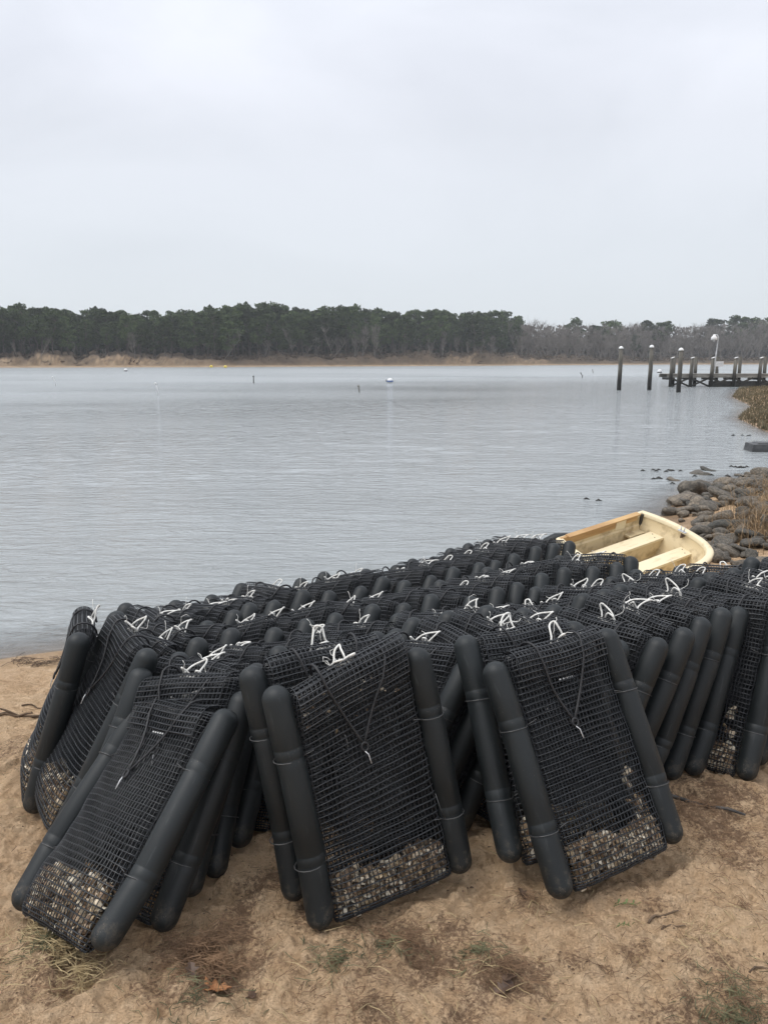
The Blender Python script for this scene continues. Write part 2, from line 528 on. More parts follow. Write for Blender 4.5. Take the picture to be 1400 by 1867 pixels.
def water_material():
    m, n, p, out = material('bay_water')
    p.inputs['IOR'].default_value = 1.33
    p.inputs['Roughness'].default_value = .06
    v = coords(n, 'Object')
    big = noise_node(n, .012, 4, .5, vec=v)
    body = ramp(n, big.outputs['Fac'], [(.35, (.30, .322, .325)), (.65, (.34, .362, .365))])
    n.links.new(body.outputs['Color'], p.inputs['Base Color'])
    # wind patches
    vp = coords(n, 'Object', (.012, .035, 1))
    patch = noise_node(n, 1.0, 4, .6, vec=vp, dist=.4)
    pr = ramp(n, patch.outputs['Fac'], [(.40, (.12, .12, .12)), (.58, (1, 1, 1))])
    rf = n.nodes.new('ShaderNodeAttribute'); rf.attribute_name = 'ruffle'
    # ripples: long low crests lying nearly across the view
    t = n.nodes.new('ShaderNodeTexCoord')
    def layer(rot, sc, scale, detail, rough, dist):
        mp_ = n.nodes.new('ShaderNodeMapping')
        mp_.inputs['Rotation'].default_value = (0, 0, rot)
        mp_.inputs['Scale'].default_value = sc
        n.links.new(t.outputs['Object'], mp_.inputs['Vector'])
        return noise_node(n, scale, detail, rough, mp_.outputs['Vector'], dist)
    l1 = layer(R(9), (1.15, 4.0, 1), 1.1, 4, .6, .9)
    l2 = layer(R(-4), (1.4, 3.2, 1), 4.2, 5, .62, .9)
    l3 = layer(R(14), (.6, 1.6, 1), .40, 3, .5, .5)
    b1 = n.nodes.new('ShaderNodeBump')
    r1 = n.nodes.new('ShaderNodeMapRange'); r1.inputs['To Min'].default_value = .034; r1.inputs['To Max'].default_value = .12
    n.links.new(rf.outputs['Fac'], r1.inputs['Value']); n.links.new(r1.outputs['Result'], b1.inputs['Distance'])
    pm = n.nodes.new('ShaderNodeMapRange'); pm.inputs['To Min'].default_value = .25; pm.inputs['To Max'].default_value = .95
    n.links.new(patch.outputs['Fac'], pm.inputs['Value']); n.links.new(pm.outputs['Result'], b1.inputs['Strength'])
    crest = ramp(n, l1.outputs['Fac'], [(.44, (0, 0, 0)), (.64, (1, 1, 1))])
    n.links.new(crest.outputs['Color'], b1.inputs['Height'])
    b2 = n.nodes.new('ShaderNodeBump')
    rd = n.nodes.new('ShaderNodeMapRange'); rd.inputs['To Min'].default_value = .032; rd.inputs['To Max'].default_value = .34
    n.links.new(rf.outputs['Fac'], rd.inputs['Value']); n.links.new(rd.outputs['Result'], b2.inputs['Distance'])
    n.links.new(l2.outputs['Fac'], b2.inputs['Height']); n.links.new(b1.outputs['Normal'], b2.inputs['Normal'])
    n.links.new(pr.outputs['Color'], b2.inputs['Strength'])
    b3 = n.nodes.new('ShaderNodeBump'); b3.inputs['Distance'].default_value = .06
    b3.inputs['Strength'].default_value = .8
    n.links.new(l3.outputs['Fac'], b3.inputs['Height']); n.links.new(b2.outputs['Normal'], b3.inputs['Normal'])
    # short steep chop where the wind catches the water
    l4 = layer(R(5), (1.9, 1.0, 1), 1.0, 3, .6, .4)
    b4 = n.nodes.new('ShaderNodeBump')
    r4 = n.nodes.new('ShaderNodeMapRange'); r4.inputs['To Min'].default_value = .0; r4.inputs['To Max'].default_value = .55
    n.links.new(rf.outputs['Fac'], r4.inputs['Value']); n.links.new(r4.outputs['Result'], b4.inputs['Distance'])
    n.links.new(l4.outputs['Fac'], b4.inputs['Height']); n.links.new(b3.outputs['Normal'], b4.inputs['Normal'])
    b3 = b4
    n.links.new(b3.outputs['Normal'], p.inputs['Normal'])
    ch = n.nodes.new('ShaderNodeAttribute'); ch.attribute_name = 'chop'
    cm = n.nodes.new('ShaderNodeMapRange')
    cm.inputs['To Min'].default_value = .05; cm.inputs['To Max'].default_value = .26
    n.links.new(ch.outputs['Fac'], cm.inputs['Value']); n.links.new(cm.outputs['Result'], p.inputs['Roughness'])
    # shallow edge: the sand shows through
    d = n.nodes.new('ShaderNodeAttribute'); d.attribute_name = 'depth'
    mr = n.nodes.new('ShaderNodeMapRange')
    mr.inputs['From Min'].default_value = 0.0; mr.inputs['From Max'].default_value = .06
    mr.inputs['To Min'].default_value = .25; mr.inputs['To Max'].default_value = 1.0
    n.links.new(d.outputs['Fac'], mr.inputs['Value'])
    body_t = n.nodes.new('ShaderNodeBsdfTransparent')
    gl = n.nodes.new('ShaderNodeBsdfGlossy'); gl.inputs['Roughness'].default_value = .035
    n.links.new(b3.outputs['Normal'], gl.inputs['Normal'])
    fr = n.nodes.new('ShaderNodeFresnel'); fr.inputs['IOR'].default_value = 1.33
    n.links.new(b3.outputs['Normal'], fr.inputs['Normal'])
    clear = n.nodes.new('ShaderNodeMixShader')
    n.links.new(fr.outputs[0], clear.inputs[0]); n.links.new(body_t.outputs[0], clear.inputs[1]); n.links.new(gl.outputs[0], clear.inputs[2])
    mix = n.nodes.new('ShaderNodeMixShader')
    n.links.new(mr.outputs['Result'], mix.inputs[0]); n.links.new(clear.outputs[0], mix.inputs[1]); n.links.new(p.outputs[0], mix.inputs[2])
    n.links.new(mix.outputs[0], out.inputs['Surface'])
    return m


M['water'] = water_material()


def far_material():
    m, n, p, out = material('far_bank_soil')
    v = coords(n, 'Object')
    a = n.nodes.new('ShaderNodeAttribute'); a.attribute_name = 'sandy'
    q = noise_node(n, .5, 6, .65, vec=v)
    q2 = noise_node(n, .22, 5, .6, vec=v)
    sand = ramp(n, q.outputs['Fac'], [(.3, (.18, .115, .065)), (.65, (.35, .26, .17))])
    soil = ramp(n, q2.outputs['Fac'], [(.3, (.055, .042, .030)), (.7, (.15, .11, .075))])
    mm = n.nodes.new('ShaderNodeMixRGB')
    n.links.new(a.outputs['Fac'], mm.inputs['Fac'])
    n.links.new(soil.outputs['Color'], mm.inputs['Color1']); n.links.new(sand.outputs['Color'], mm.inputs['Color2'])
    n.links.new(mm.outputs['Color'], p.inputs['Base Color'])
    p.inputs['Roughness'].default_value = .95
    p.inputs['Specular IOR Level'].default_value = .2
    bump(n, p, q.outputs['Fac'], .6, .3)
    return m


M['far'] = far_material()

# ------------------------------------------------------------------ ground and water
SHORE = [(-140, -210), (-12, -7.6), (-4.2, 3.2), (-2.45, 4.95), (-1.2, 5.5), (0, 5.95), (1.0, 6.35), (1.6, 6.8), (2.4, 7.5), (3.0, 8.6), (3.4, 9.7), (4.2, 11.1), (5.3, 12.6), (6.6, 13.3), (8.5, 15),
         (9.8, 18.5), (10.35, 22.0), (11.6, 26.5), (15.2, 33.5), (18, 42), (24, 55), (40, 66), (140, 110)]
POLY = SHORE + [(240, 110), (240, -210)]


def shore_d(x, y):
    """signed distance to the near shoreline, positive on land"""
    x = np.asarray(x, float); y = np.asarray(y, float)
    d2 = np.full(x.shape, 1e18)
    for (ax, ay), (bx, by) in zip(SHORE[:-1], SHORE[1:]):
        ex, ey = bx - ax, by - ay
        t = np.clip(((x - ax) * ex + (y - ay) * ey) / (ex * ex + ey * ey), 0, 1)
        d2 = np.minimum(d2, (x - ax - t * ex) ** 2 + (y - ay - t * ey) ** 2)
    inside = np.zeros(x.shape, bool)
    for (ax, ay), (bx, by) in zip(POLY, POLY[1:] + POLY[:1]):
        c = ((ay > y) != (by > y))
        with np.errstate(divide='ignore', invalid='ignore'):
            xi = (bx - ax) * (y - ay) / (by - ay if by != ay else 1e-9) + ax
        inside ^= c & (x < xi)
    return np.where(inside, 1, -1) * np.sqrt(d2)


def base_z(x, y):
    x = np.asarray(x, float); y = np.asarray(y, float)
    d = shore_d(x, y)
    a = WATER + .073 * d
    k = .06
    land = -k * np.log(np.exp(-np.clip(a, -9, 9) / k) + 1.0)          # soft minimum with 0
    sea = WATER - 1.7 * (1 - np.exp(d * .05))
    z = np.where(d > 0, land, sea)
    # scooped hollow where the dinghy lies
    z = z - .14 * np.exp(-(np.hypot(x - 2.05, y - 6.32) / .68) ** 4)
    # riprap bank on the right
    z = z + .30 * np.exp(-(((x - 5.4) / 1.7) ** 2 + ((y - 9.4) / 2.6) ** 2)) * (d > 0) * np.clip(d, 0, 1)
    return z


def relief(x, y):
    """footprints, lumps and ridges of the trampled sand (metres)"""
    x = np.asarray(x, float); y = np.asarray(y, float)
    h = .022 * fbm(x * 2.3, y * 2.3, 3, 3) + .034 * fbm(x * 6.5, y * 6.5, 11, 4, .6)
    lump = np.abs(fbm(x * 11, y * 11, 23, 4, .6))
    h = h - .026 * lump
    h = h + .013 * fbm(x * 24, y * 24, 31, 3, .7)
    # dents left by feet
    rng = np.random.RandomState(5)
    near = (np.abs(x) < 3.2) & (y < 4.2) & (y > .6)
    if not near.any(): return h * 0 if x.size == 1 else h * np.clip((shore_d(x, y) - .1) / .8, 0, 1) * .12
    for _ in range(130):
        fx, fy, a = rng.uniform(-2.2, 2.6), rng.uniform(1.15, 3.6), rng.uniform(0, PI)
        if x.size < 10 and not (np.hypot(x - fx, y - fy) < .5).any(): continue
        dx, dy = x - fx, y - fy
        u = (dx * math.cos(a) + dy * math.sin(a)) / .13
        v = (-dx * math.sin(a) + dy * math.cos(a)) / .055
        q = u * u + v * v
        h = h - .016 * np.exp(-q * q) + .009 * np.exp(-((np.sqrt(q) - 1.45) / .35) ** 2)
    d = shore_d(x, y)
    fade = np.clip((d - .1) / .8, 0, 1) * np.clip(1.6 - np.hypot(x, np.maximum(y - 2, 0)) / 6, .12, 1)
    return h * fade


def ground_z(x, y):
    return float(base_z(np.array([x]), np.array([y]))[0] + relief(np.array([x]), np.array([y]))[0])


def axis(lo, hi, step, far_lo, far_hi, g=1.09):
    mid = list(np.arange(lo, hi, step))
    out, s, c = [], step, hi
    while c < far_hi:
        out.append(c); s *= g; c += s
    pre, s, c = [], step, lo
    while c > far_lo:
        s *= g; c -= s; pre.append(c)
    return np.array(pre[::-1] + mid + out + [far_hi])


def grid_faces(nx, ny):
    i = np.arange((nx - 1) * (ny - 1))
    r, c = i // (nx - 1), i % (nx - 1)
    a = r * nx + c
    return np.stack([a, a + 1, a + nx + 1, a + nx], 1)


def point_attr(me, name, vals):
    at_ = me.attributes.new(name, 'FLOAT', 'POINT')
    at_.data.foreach_set('value', np.asarray(vals, dtype=np.float32))


ORG = [(-.52, 2.00, .20, 1.0), (.07, 2.04, .20, .95), (.33, 1.93, .16, .9), (.92, 1.80, .26, .8), (-.28, 2.32, .25, .9), (-.28, 1.86, .13, .5), (-.05, 1.78, .15, .55),
       (1.22, 2.78, .28, .9), (1.18, 2.45, .22, .55), (.45, 2.22, .10, .7), (.85, 2.24, .10, .5), (-.92, 2.0, .16, .6), (.72, 2.06, .10, .5), (.55, 1.95, .12, .5), (1.25, 2.15, .2, .4),
       (-1.55, 2.55, .25, .45), (-1.75, 3.5, .3, .4), (-.75, 1.75, .2, .35), (.15, 1.75, .15, .45), (1.5, 2.6, .3, .5)]
gx = axis(-1.5, 1.9, .009, -420, 420, 1.06)
gy = axis(1.5, 3.0, .009, -60, 420, 1.06)
X, Y = np.meshgrid(gx, gy)
Z = base_z(X, Y) + relief(X, Y)
me = np_mesh('sand_ground', np.stack([X.ravel(), Y.ravel(), Z.ravel()], 1), grid_faces(len(gx), len(gy)), M['sand'])
org = np.zeros(X.shape)
for ox, oy, orad, oa in ORG:
    org = np.maximum(org, oa * np.exp(-((X - ox) ** 2 + (Y - oy) ** 2) / (orad * orad)))
org = np.clip(org * (1 + 1.6 * fbm(X * 9, Y * 9, 77, 3)) + .25 * fbm(X * 3, Y * 3, 88, 3), 0, 1)
point_attr(me, 'organic', org.ravel())
dl = shore_d(X, Y)
point_attr(me, 'wet', np.clip((.42 + .3 * fbm(X * 1.4, Y * 1.4, 41, 3) - dl) / .35, 0, 1).ravel())
o = link('ground', me)
tag(o, kind='structure')

wx = axis(-6, 8, .15, -1500, 1500, 1.06)
wy = axis(3.5, 14, .15, -80, 2600, 1.05)
X, Y = np.meshgrid(wx, wy)
me = np_mesh('water_surface', np.stack([X.ravel(), Y.ravel(), np.full(X.size, WATER)], 1), grid_faces(len(wx), len(wy)), M['water'])
point_attr(me, 'depth', np.clip(WATER - base_z(X, Y), 0, 3).ravel())
# a breath of wind ruffling a band of the bay
point_attr(me, 'ruffle', (np.exp(-((Y - 33 - .10 * X) / 6.5) ** 2) * np.clip(.75 + 1.1 * fbm(X * .09, Y * .22, 91, 3), 0, 1) + .30 * np.clip(fbm(X * .05, Y * .16, 95, 3) * 2, 0, 1) + .16 * np.clip((Y - 38) / 20, 0, 1)).ravel() * np.clip((-shore_d(X, Y).ravel() - 5) / 8, .12, 1))
point_attr(me, 'chop', np.clip((-shore_d(X, Y) - 6) / 40, 0, 1).ravel())     # open water is rougher than the lee of the shore
o = link('water', me)
tag(o, kind='structure')

# ------------------------------------------------------------------ the far shore
def lerp_tab(t, x):
    return float(np.interp(x, [p[0] for p in t], [p[1] for p in t]))


FAR_D = [(-400, 190), (0, 200), (400, 215), (700, 245), (900, 270), (1000, 290), (1200, 330), (1800, 380)]
BLUFF = [(-400, 3.4), (0, 2.9), (180, 2.5), (300, 1.9), (420, 1.5), (560, 2.4), (800, 2.7), (880, 2.9), (980, 2.4), (1060, 1.6), (1200, 1.4), (1800, 1.4)]
SANDY = [(-400, .6), (20, .75), (50, .3), (80, .7), (115, .75), (135, .2), (170, .35), (200, .8), (250, .7), (300, .5), (420, .2), (470, .05), (690, .05), (720, .15), (800, .1), (815, .75), (850, .8), (880, .15), (950, .6), (990, .5), (1010, .0), (1800, .0)]


def far_pt(b, u, z=0.0):
    """b: bearing given as the photo column it lies under, u: metres behind the far waterline"""
    d = lerp_tab(FAR_D, b) + u
    return ((b - 700) / 1465.0 * d, d, z)


TOP = [(-400, 560), (0, 563), (30, 560), (90, 567), (150, 570), (220, 570), (300, 576), (335, 575), (380, 568), (420, 561), (500, 561), (560, 566), (620, 562), (680, 566), (720, 573),
       (760, 571), (800, 570), (860, 573), (930, 575), (945, 584), (960, 590), (1200, 590), (1260, 593), (1310, 588), (1340, 583), (1400, 586), (1800, 584)]


def top_z(b, u):
    d = lerp_tab(FAR_D, b) + u
    return CAM_H + (655.5 - lerp_tab(TOP, b)) / 1465.0 * d


bs = np.arange(-420, 1840, 3.0)
us = np.array([-6, -1, 0, 1.5, 3, 4.5, 5.5, 6.2, 6.8, 7.4, 8.2, 9.5, 12, 18, 30, 52, 62, 120, 400])
V, sandy = [], []
rng = np.random.RandomState(8)
n1 = np.array([vnoise(np.array([b * .045]), np.array([3.3]), 60)[0] + .5 * vnoise(np.array([b * .16]), np.array([1.3]), 61)[0] for b in bs])
for i, b in enumerate(bs):
    zb = lerp_tab(BLUFF, b) * (1 + .9 * n1[i])
    sa = lerp_tab(SANDY, b)
    sh = 2.2 * n1[i]
    for u in us:
        if u <= 0: z = WATER - .1 + .1 * (u + 6) / 6 - .35 * (u < -2)
        elif u <= 5.5: z = WATER + .55 * (u / 5.5) ** 1.2
        elif u <= 8.2: z = WATER + .55 + (zb - .25) * ((u - 5.5) / 2.7) ** .8
        elif u < 60: z = zb + min(2.5, (u - 8.2) * .04)
        else: z = .62 * top_z(b, u)
        x_, y_, _ = far_pt(b, u + (sh if 5 < u < 20 else 0))
        V.append((x_, y_, z + (.10 * rng.randn() if 6 < u < 20 else 0)))
        s = 1.0 if u < 4 else (.6 * sa + .2) if u < 5.6 else (sa * (.75 + .9 * rng.randn() * .4) if u < 8 else 0.0)
        sandy.append(min(1, max(0, s)))
nu = len(us)
idx = np.arange((len(bs) - 1) * (nu - 1))
r_, c_ = idx // (nu - 1), idx % (nu - 1)
a_ = r_ * nu + c_
me = np_mesh('far_shore', np.array(V), np.stack([a_, a_ + nu, a_ + nu + 1, a_ + 1], 1), M['far'])
point_attr(me, 'sandy', sandy)
tag(link('far_shore', me), kind='structure')

def leaf_quads(pts, size, rng, up=.3):
    """small randomly turned quads, as one array pair"""
    n = len(pts)
    a = rng.randn(n, 3); a[:, 2] *= .8
    a /= np.linalg.norm(a, axis=1, keepdims=True)
    b = rng.randn(n, 3); b -= a * (a * b).sum(1, keepdims=True)
    b /= np.linalg.norm(b, axis=1, keepdims=True)
    s = (size * (.6 + .8 * rng.rand(n)))[:, None]
    v = np.stack([pts - a * s - b * s * .6, pts + a * s - b * s * .5, pts + a * s * .8 + b * s * .6, pts - a * s * .7 + b * s * .7], 1).reshape(-1, 3)
    return v, np.arange(4 * n).reshape(-1, 4)


def pine_meshes(seed, bare_low):
    """unit pine, 1 m tall: trunk with limbs, and a crown of leaf clumps with gaps"""
    rng = np.random.RandomState(seed)
    mb = MB()
    pts = [(0, 0, 0)]
    for k in range(1, 7):
        pts.append((rng.randn() * .012 * k, rng.randn() * .012 * k, k / 6.6))
    mb.tube(pts, [.016, .015, .013, .011, .009, .006, .003], 6)
    cl = []
    for k in range(22):
        z = bare_low + (1 - bare_low) * (k + rng.rand()) / 22 * .97
        t = (z - bare_low) / (1 - bare_low)
        rad = .21 * (math.sin(PI * (.12 + .80 * t)) ** .7) * rng.uniform(.55, 1.15)
        a = rng.rand() * 2 * PI
        c = np.array([math.cos(a) * rad, math.sin(a) * rad, z])
        cl.append((c, rng.uniform(.05, .095)))
        mb.tube([pts[min(6, int(z * 6.6))], tuple(c)], [.005, .002], 4)
    cl.append((np.array([0, 0, .95]), .06))
    P = []
    for c, s in cl:
        m = 100
        q = rng.randn(m, 3); q /= np.linalg.norm(q, axis=1, keepdims=True)
        q *= (rng.rand(m, 1) ** .4) * s * np.array([1.25, 1.25, .75])
        P.append(c + q)
    v, f = leaf_quads(np.concatenate(P), .0165, rng)
    return mb.mesh('pine_trunk', M['trunk']), np_mesh('pine_crown', v, f, M['pine'], False)


def bare_meshes(seed):
    rng = np.random.RandomState(seed)
    mb = MB()
    V, Fq = [], []

    def strip(p, q, w0, w1):
        d = q - p
        s = np.cross(d, rng.randn(3)); s /= np.linalg.norm(s) + 1e-9
        b = len(V)
        V.extend([p - s * w0, p + s * w0, q + s * w1, q - s * w1]); Fq.append((b, b + 1, b + 2, b + 3))

    stems = 1 if rng.rand() < .5 else 2
    for st in range(stems):
        lean = rng.randn(2) * .05
        pts = [np.array([lean[0] * k + rng.randn() * .008, lean[1] * k + rng.randn() * .008, k / 6 * .72]) for k in range(7)]
        mb.tube([tuple(p) for p in pts], [.013, .012, .010, .009, .007, .005, .003], 5)
        for k in range(18):
            i = rng.randint(2, 7)
            p = pts[i]
            a = rng.rand() * 2 * PI
            ln = rng.uniform(.14, .34) * (1.1 - i * .06)
            q = p + np.array([math.cos(a) * ln * .55, math.sin(a) * ln * .55, ln * .9])
            q[2] = min(q[2], 1.0)
            mb.tube([tuple(p), tuple((p + q) / 2 + rng.randn(3) * .01), tuple(q)], [.0045, .0035, .0015], 4)
            for _ in range(11):
                s = p + (q - p) * rng.uniform(.3, 1)
                e = s + np.array([rng.randn() * .045, rng.randn() * .045, abs(rng.randn()) * .075 + .015])
                e[2] = min(e[2], 1.02)
                strip(s, e, .0022, .0012)
    return mb.mesh('bare_trunk', M['bare']), np_mesh('bare_crown', np.array(V), np.array(Fq), M['bare'], False)


pines = [pine_meshes(100 + k, [.30, .42, .36, .5, .26, .46][k]) for k in range(6)]
bares = [bare_meshes(200 + k) for k in range(6)]


def plant_tree(kind, b, u, ztop, width, label, group, rng):
    tm, cm = (pines if kind == 'pine' else bares)[rng.randint(6)]
    zg = lerp_tab(BLUFF, b) * .9 + min(2.5, max(0, u - 8) * .04) - .2
    h = ztop - zg
    e = empty('pine_tree' if kind == 'pine' else 'bare_tree', far_pt(b, u, zg), rng.rand() * 2 * PI)
    e.scale = (h * width, h * width, h)
    tag(e, label, 'tree', group)
    link('trunk', tm, e)
    link('crown', cm, e)
    return e


rng = np.random.RandomState(4)
for u, step, drop in ((13, 19, 2.6), (24, 17, 1.0), (36, 17, 0.0)):
    b = -150.0
    while b < 946:
        jb = b + rng.uniform(-5, 5)
        uu = u + rng.uniform(-4, 4)
        zt = top_z(jb, uu) - drop * rng.uniform(.3, 1.7) - .9 * abs(rng.randn()) + .75
        dens = 1.0 if jb < 560 else .75
        if rng.rand() < dens or u > 30:
            plant_tree('pine', jb, uu, zt, rng.uniform(.8, 1.1),
                       {13: 'lower dark pine at the front edge of the far wood', 24: 'dark pine in the middle depth of the far wood', 36: 'pine whose rounded top forms the far skyline'}[u], 'pines of the far wood', rng)
        b += step
for b, yt, lab in ((1040, 584, 'tall dark pine rising above the bare trees left of the mooring piles'), (1100, 588, 'round topped pine above the bare trees behind the leftmost mooring pile'),
                   (1163, 588, 'dark pine top just left of the middle mooring pile'), (1197, 589, 'dark pine top between the middle and right mooring piles'),
                   (1148, 612, 'short lone dark pine in front of the bare trees between two mooring piles'), (1290, 584, 'broad pine behind the dock lamp'),
                   (1326, 578, 'flat topped pine rising highest right of the dock lamp'), (1345, 582, 'dark pine beside the flat topped pine above the dock'), (1362, 583, 'pine above the right end of the dock'),
                   (1386, 582, 'pine above the dock at the right edge'), (1415, 583, 'pine beyond the right edge of the dock'), (1076, 596, 'small dark pine top beside the tall pine above the bare trees')):
    uu = 14 if yt > 600 else rng.uniform(26, 40)
    d = lerp_tab(FAR_D, b) + uu
    plant_tree('pine', b, uu, CAM_H + (655.5 - yt) / 1465.0 * d, rng.uniform(.85, 1.05) * (1.3 if yt < 600 else 1.0), lab, None, rng)
for b0, b1, step, u, drop in ((945, 1500, 12, 14, 4.5), (940, 1500, 9, 22, 2.2), (936, 1500, 8, 34, .4), (560, 940, 21, 10, 7.0), (40, 560, 62, 10, 8.5)):
    b = b0
    while b < b1:
        jb = b + rng.uniform(-6, 6)
        uu = u + rng.uniform(-3, 3)
        zt = top_z(jb, uu) - drop * rng.uniform(.6, 1.4) - .4 * rng.rand() + .4
        plant_tree('bare', jb, uu, zt, rng.uniform(.75, 1.15),
                   {14: 'grey leafless tree at the front of the far right wood', 22: 'grey leafless tree in the middle of the far right wood', 34: 'leafless tree on the skyline of the far right wood'}[u] if b0 > 900 else 'pale leafless tree standing in front of the far pine wood',
                   'bare trees of the far right wood' if b0 > 900 else 'bare trees in front of the pines', rng)
        b += step * rng.uniform(.8, 1.2)

# the mass of woods deeper in, and the brush on top of the bank
P, Pb = [], []
rng = np.random.RandomState(6)
for _ in range(26000):
    b = rng.uniform(-300, 1700)
    u = rng.uniform(42, 60)
    zt = top_z(b, u) - 1.2 - 1.3 * abs(rng.randn())
    z = 2 + (zt - 2) * rng.rand() ** 1.1
    p = far_pt(b, u, z)
    (P if b < 944 + 8 * rng.randn() else Pb).append(p)
v, f = leaf_quads(np.array(P), .75, rng)
tag(link('far_woods', np_mesh('far_woods', v, f, M['woods'], False)), 'unbroken dark mass of pine woods behind the front trees', 'woods', kind='stuff')
v, f = leaf_quads(np.array(Pb), .7, rng)
tag(link('far_bare_woods', np_mesh('far_bare_woods', v, f, M['woodsb'], False)), 'hazy grey mass of leafless woods behind the dock', 'woods', kind='stuff')
P = []
for _ in range(16000):
    b = rng.uniform(-300, 1700)
    u = rng.uniform(8.4, 14)
    dens = 1.0 if b > 380 else .75
    if rng.rand() > dens: continue
    z = lerp_tab(BLUFF, b) * .75 + abs(rng.randn()) * (.85 if b > 380 else .3)
    P.append(far_pt(b, u - (2.4 * rng.rand() if b > 420 and rng.rand() < .6 else 0), z))
v, f = leaf_quads(np.array(P), .22, rng)
tag(link('bank_brush', np_mesh('bank_brush', v, f, M['brush'], False)), 'low brown brush along the top of the far bank', 'brush', kind='stuff')
# slumped stumps and dead branches at the foot of the far bluff
mb = MB()
for b, n in ((30, 5), (62, 4), (100, 5), (120, 4), (150, 7), (165, 6), (250, 5), (258, 4), (838, 5), (870, 6), (985, 5)):
    for _ in range(n):
        p = np.array(far_pt(b + rng.randn() * 3, 5.5 + rng.rand() * 2, .5 + rng.rand() * .9))
        q = p + np.array([rng.randn() * 1.1, rng.randn() * .5, rng.randn() * .45])
        mb.tube([tuple(p), tuple((p + q) / 2 + rng.randn(3) * .12), tuple(q)], [.16, .12, .05], 5)
tag(mb.build('driftwood', M['twig']), 'dark tangled dead branches at the foot of the eroded bluff', 'driftwood', kind='stuff')

# ------------------------------------------------------------------ buoys, stakes, mooring piles, dock
def on_water(name, label, cat, x, y, group=None):
    e = empty(name, (x, y, WATER))
    return tag(e, label, cat, group)


def ball_profile(r, zc, n=9):
    return [(max(.001, r * math.sin(PI * k / n)), zc - r * math.cos(PI * k / n)) for k in range(n + 1)]


e = on_water('mooring_buoy', 'white mooring ball with a blue band out on the bay mid picture', 'buoy', .5, 67.5)
mb = MB(); mb.lathe(ball_profile(.26, .16), 18); mb.build('ball', M['buoy_w'], e)
mb = MB(); mb.lathe([(.262, .10), (.268, .12), (.268, .19), (.262, .21)], 18); mb.build('band', M['buoy_b'], e)
mb = MB(); mb.tube([(-.2, 0, .1), (-.36, 0, .18), (-.30, 0, .27), (-.2, 0, .2)], .03, 6); mb.build('ring', M['wet'], e)
e = on_water('mooring_buoy', 'white mooring ball floating between the middle mooring pile and the dock', 'buoy', 40.5, 120.0)
mb = MB(); mb.lathe(ball_profile(.34, .20), 18); mb.build('ball', M['buoy_w'], e)
mb = MB(); mb.lathe([(.32, -.08), (.345, .04), (.345, .12), (.32, .14)], 18); mb.build('band', M['wet'], e)
for x, y, lab in ((-94, 209, 'yellow marker float, leftmost of the pair under the left bluff'), (-95, 217, 'yellow marker float, right one of the pair under the left bluff'),
                  (-43.5, 206, 'yellow marker float, left one of the pair off the far beach'), (-38.5, 198.5, 'yellow marker float, right one of the pair off the far beach')):
    e = on_water('marker_float', lab, 'buoy', x, y, 'yellow floats by the far shore')
    mb = MB(); mb.lathe(ball_profile(.40, .20), 14); mb.build('ball', M['buoy_y'], e)
    mb = MB(); mb.lathe([(.05, .58), (.05, .72), (.02, .74)], 8); mb.build('handle', M['wet'], e)
e = on_water('mooring_buoy', 'small distant white ball near the far left beach', 'buoy', -42.3, 133.8)
mb = MB(); mb.lathe(ball_profile(.3, .2), 14); mb.build('ball', M['buoy_w'], e)
mb = MB(); mb.lathe([(.305, .12), (.31, .14), (.305, .2)], 14); mb.build('band', M['wet'], e)
for x, y, h, lx, mt, lab in ((-24.2, 60.3, .62, -.30, 'buoy_w', 'short white leaning stake, farther left of the two white stakes'), (-12.25, 44.3, .62, -.17, 'buoy_w', 'white leaning stake with a knob, nearest of the water stakes'),
                             (-10.8, 67.5, .55, 0.0, 'wet', 'small dark upright stake standing in the bay'), (-1.43, 48.1, .38, -.08, 'deck', 'thin pale stake in mid bay left of the white ball'),
                             (21.6, 88.4, .5, -.3, 'wet', 'dark slanted stake in the bay left of the mooring piles'), (30.0, 117.0, .5, -.15, 'deck', 'faint distant stake left of the leftmost mooring pile')):
    e = on_water('marker_stake', lab, 'stake', x, y)
    mb = MB(); mb.tube([(0, 0, -.5), (lx * .5, 0, h * .5), (lx, 0, h)], .032 if mt == 'buoy_w' else .04, 8); mb.build('pole', M[mt], e)
    mb = MB(); mb.lathe(ball_profile(.065, 0), 10, (lx, 0, h)); mb.build('cap', M[mt], e)


def piling_material():
    """grey timber, dark and weedy from the high-water mark down"""
    m, n, p, out = material('tidal_piling_wood')
    v = coords(n, 'Object', (1.5, 1.5, .3))
    q = noise_node(n, 5, 6, vec=v)
    r = ramp(n, q.outputs['Fac'], [(.35, (.05, .046, .038)), (.65, (.135, .125, .105))])
    t = n.nodes.new('ShaderNodeTexCoord'); s = n.nodes.new('ShaderNodeSeparateXYZ')
    n.links.new(t.outputs['Object'], s.inputs[0])
    mr = n.nodes.new('ShaderNodeMapRange')
    mr.inputs['From Min'].default_value = .6; mr.inputs['From Max'].default_value = 1.3
    mr.inputs['To Min'].default_value = .12; mr.inputs['To Max'].default_value = 1
    n.links.new(s.outputs['Z'], mr.inputs['Value'])
    mm = n.nodes.new('ShaderNodeMixRGB'); mm.blend_type = 'MULTIPLY'; mm.inputs['Fac'].default_value = 1
    n.links.new(r.outputs['Color'], mm.inputs['Color1']); n.links.new(mr.outputs['Result'], mm.inputs['Color2'])
    n.links.new(mm.outputs['Color'], p.inputs['Base Color'])
    p.inputs['Roughness'].default_value = .8
    bump(n, p, q.outputs['Fac'], .5, .03)
    return m


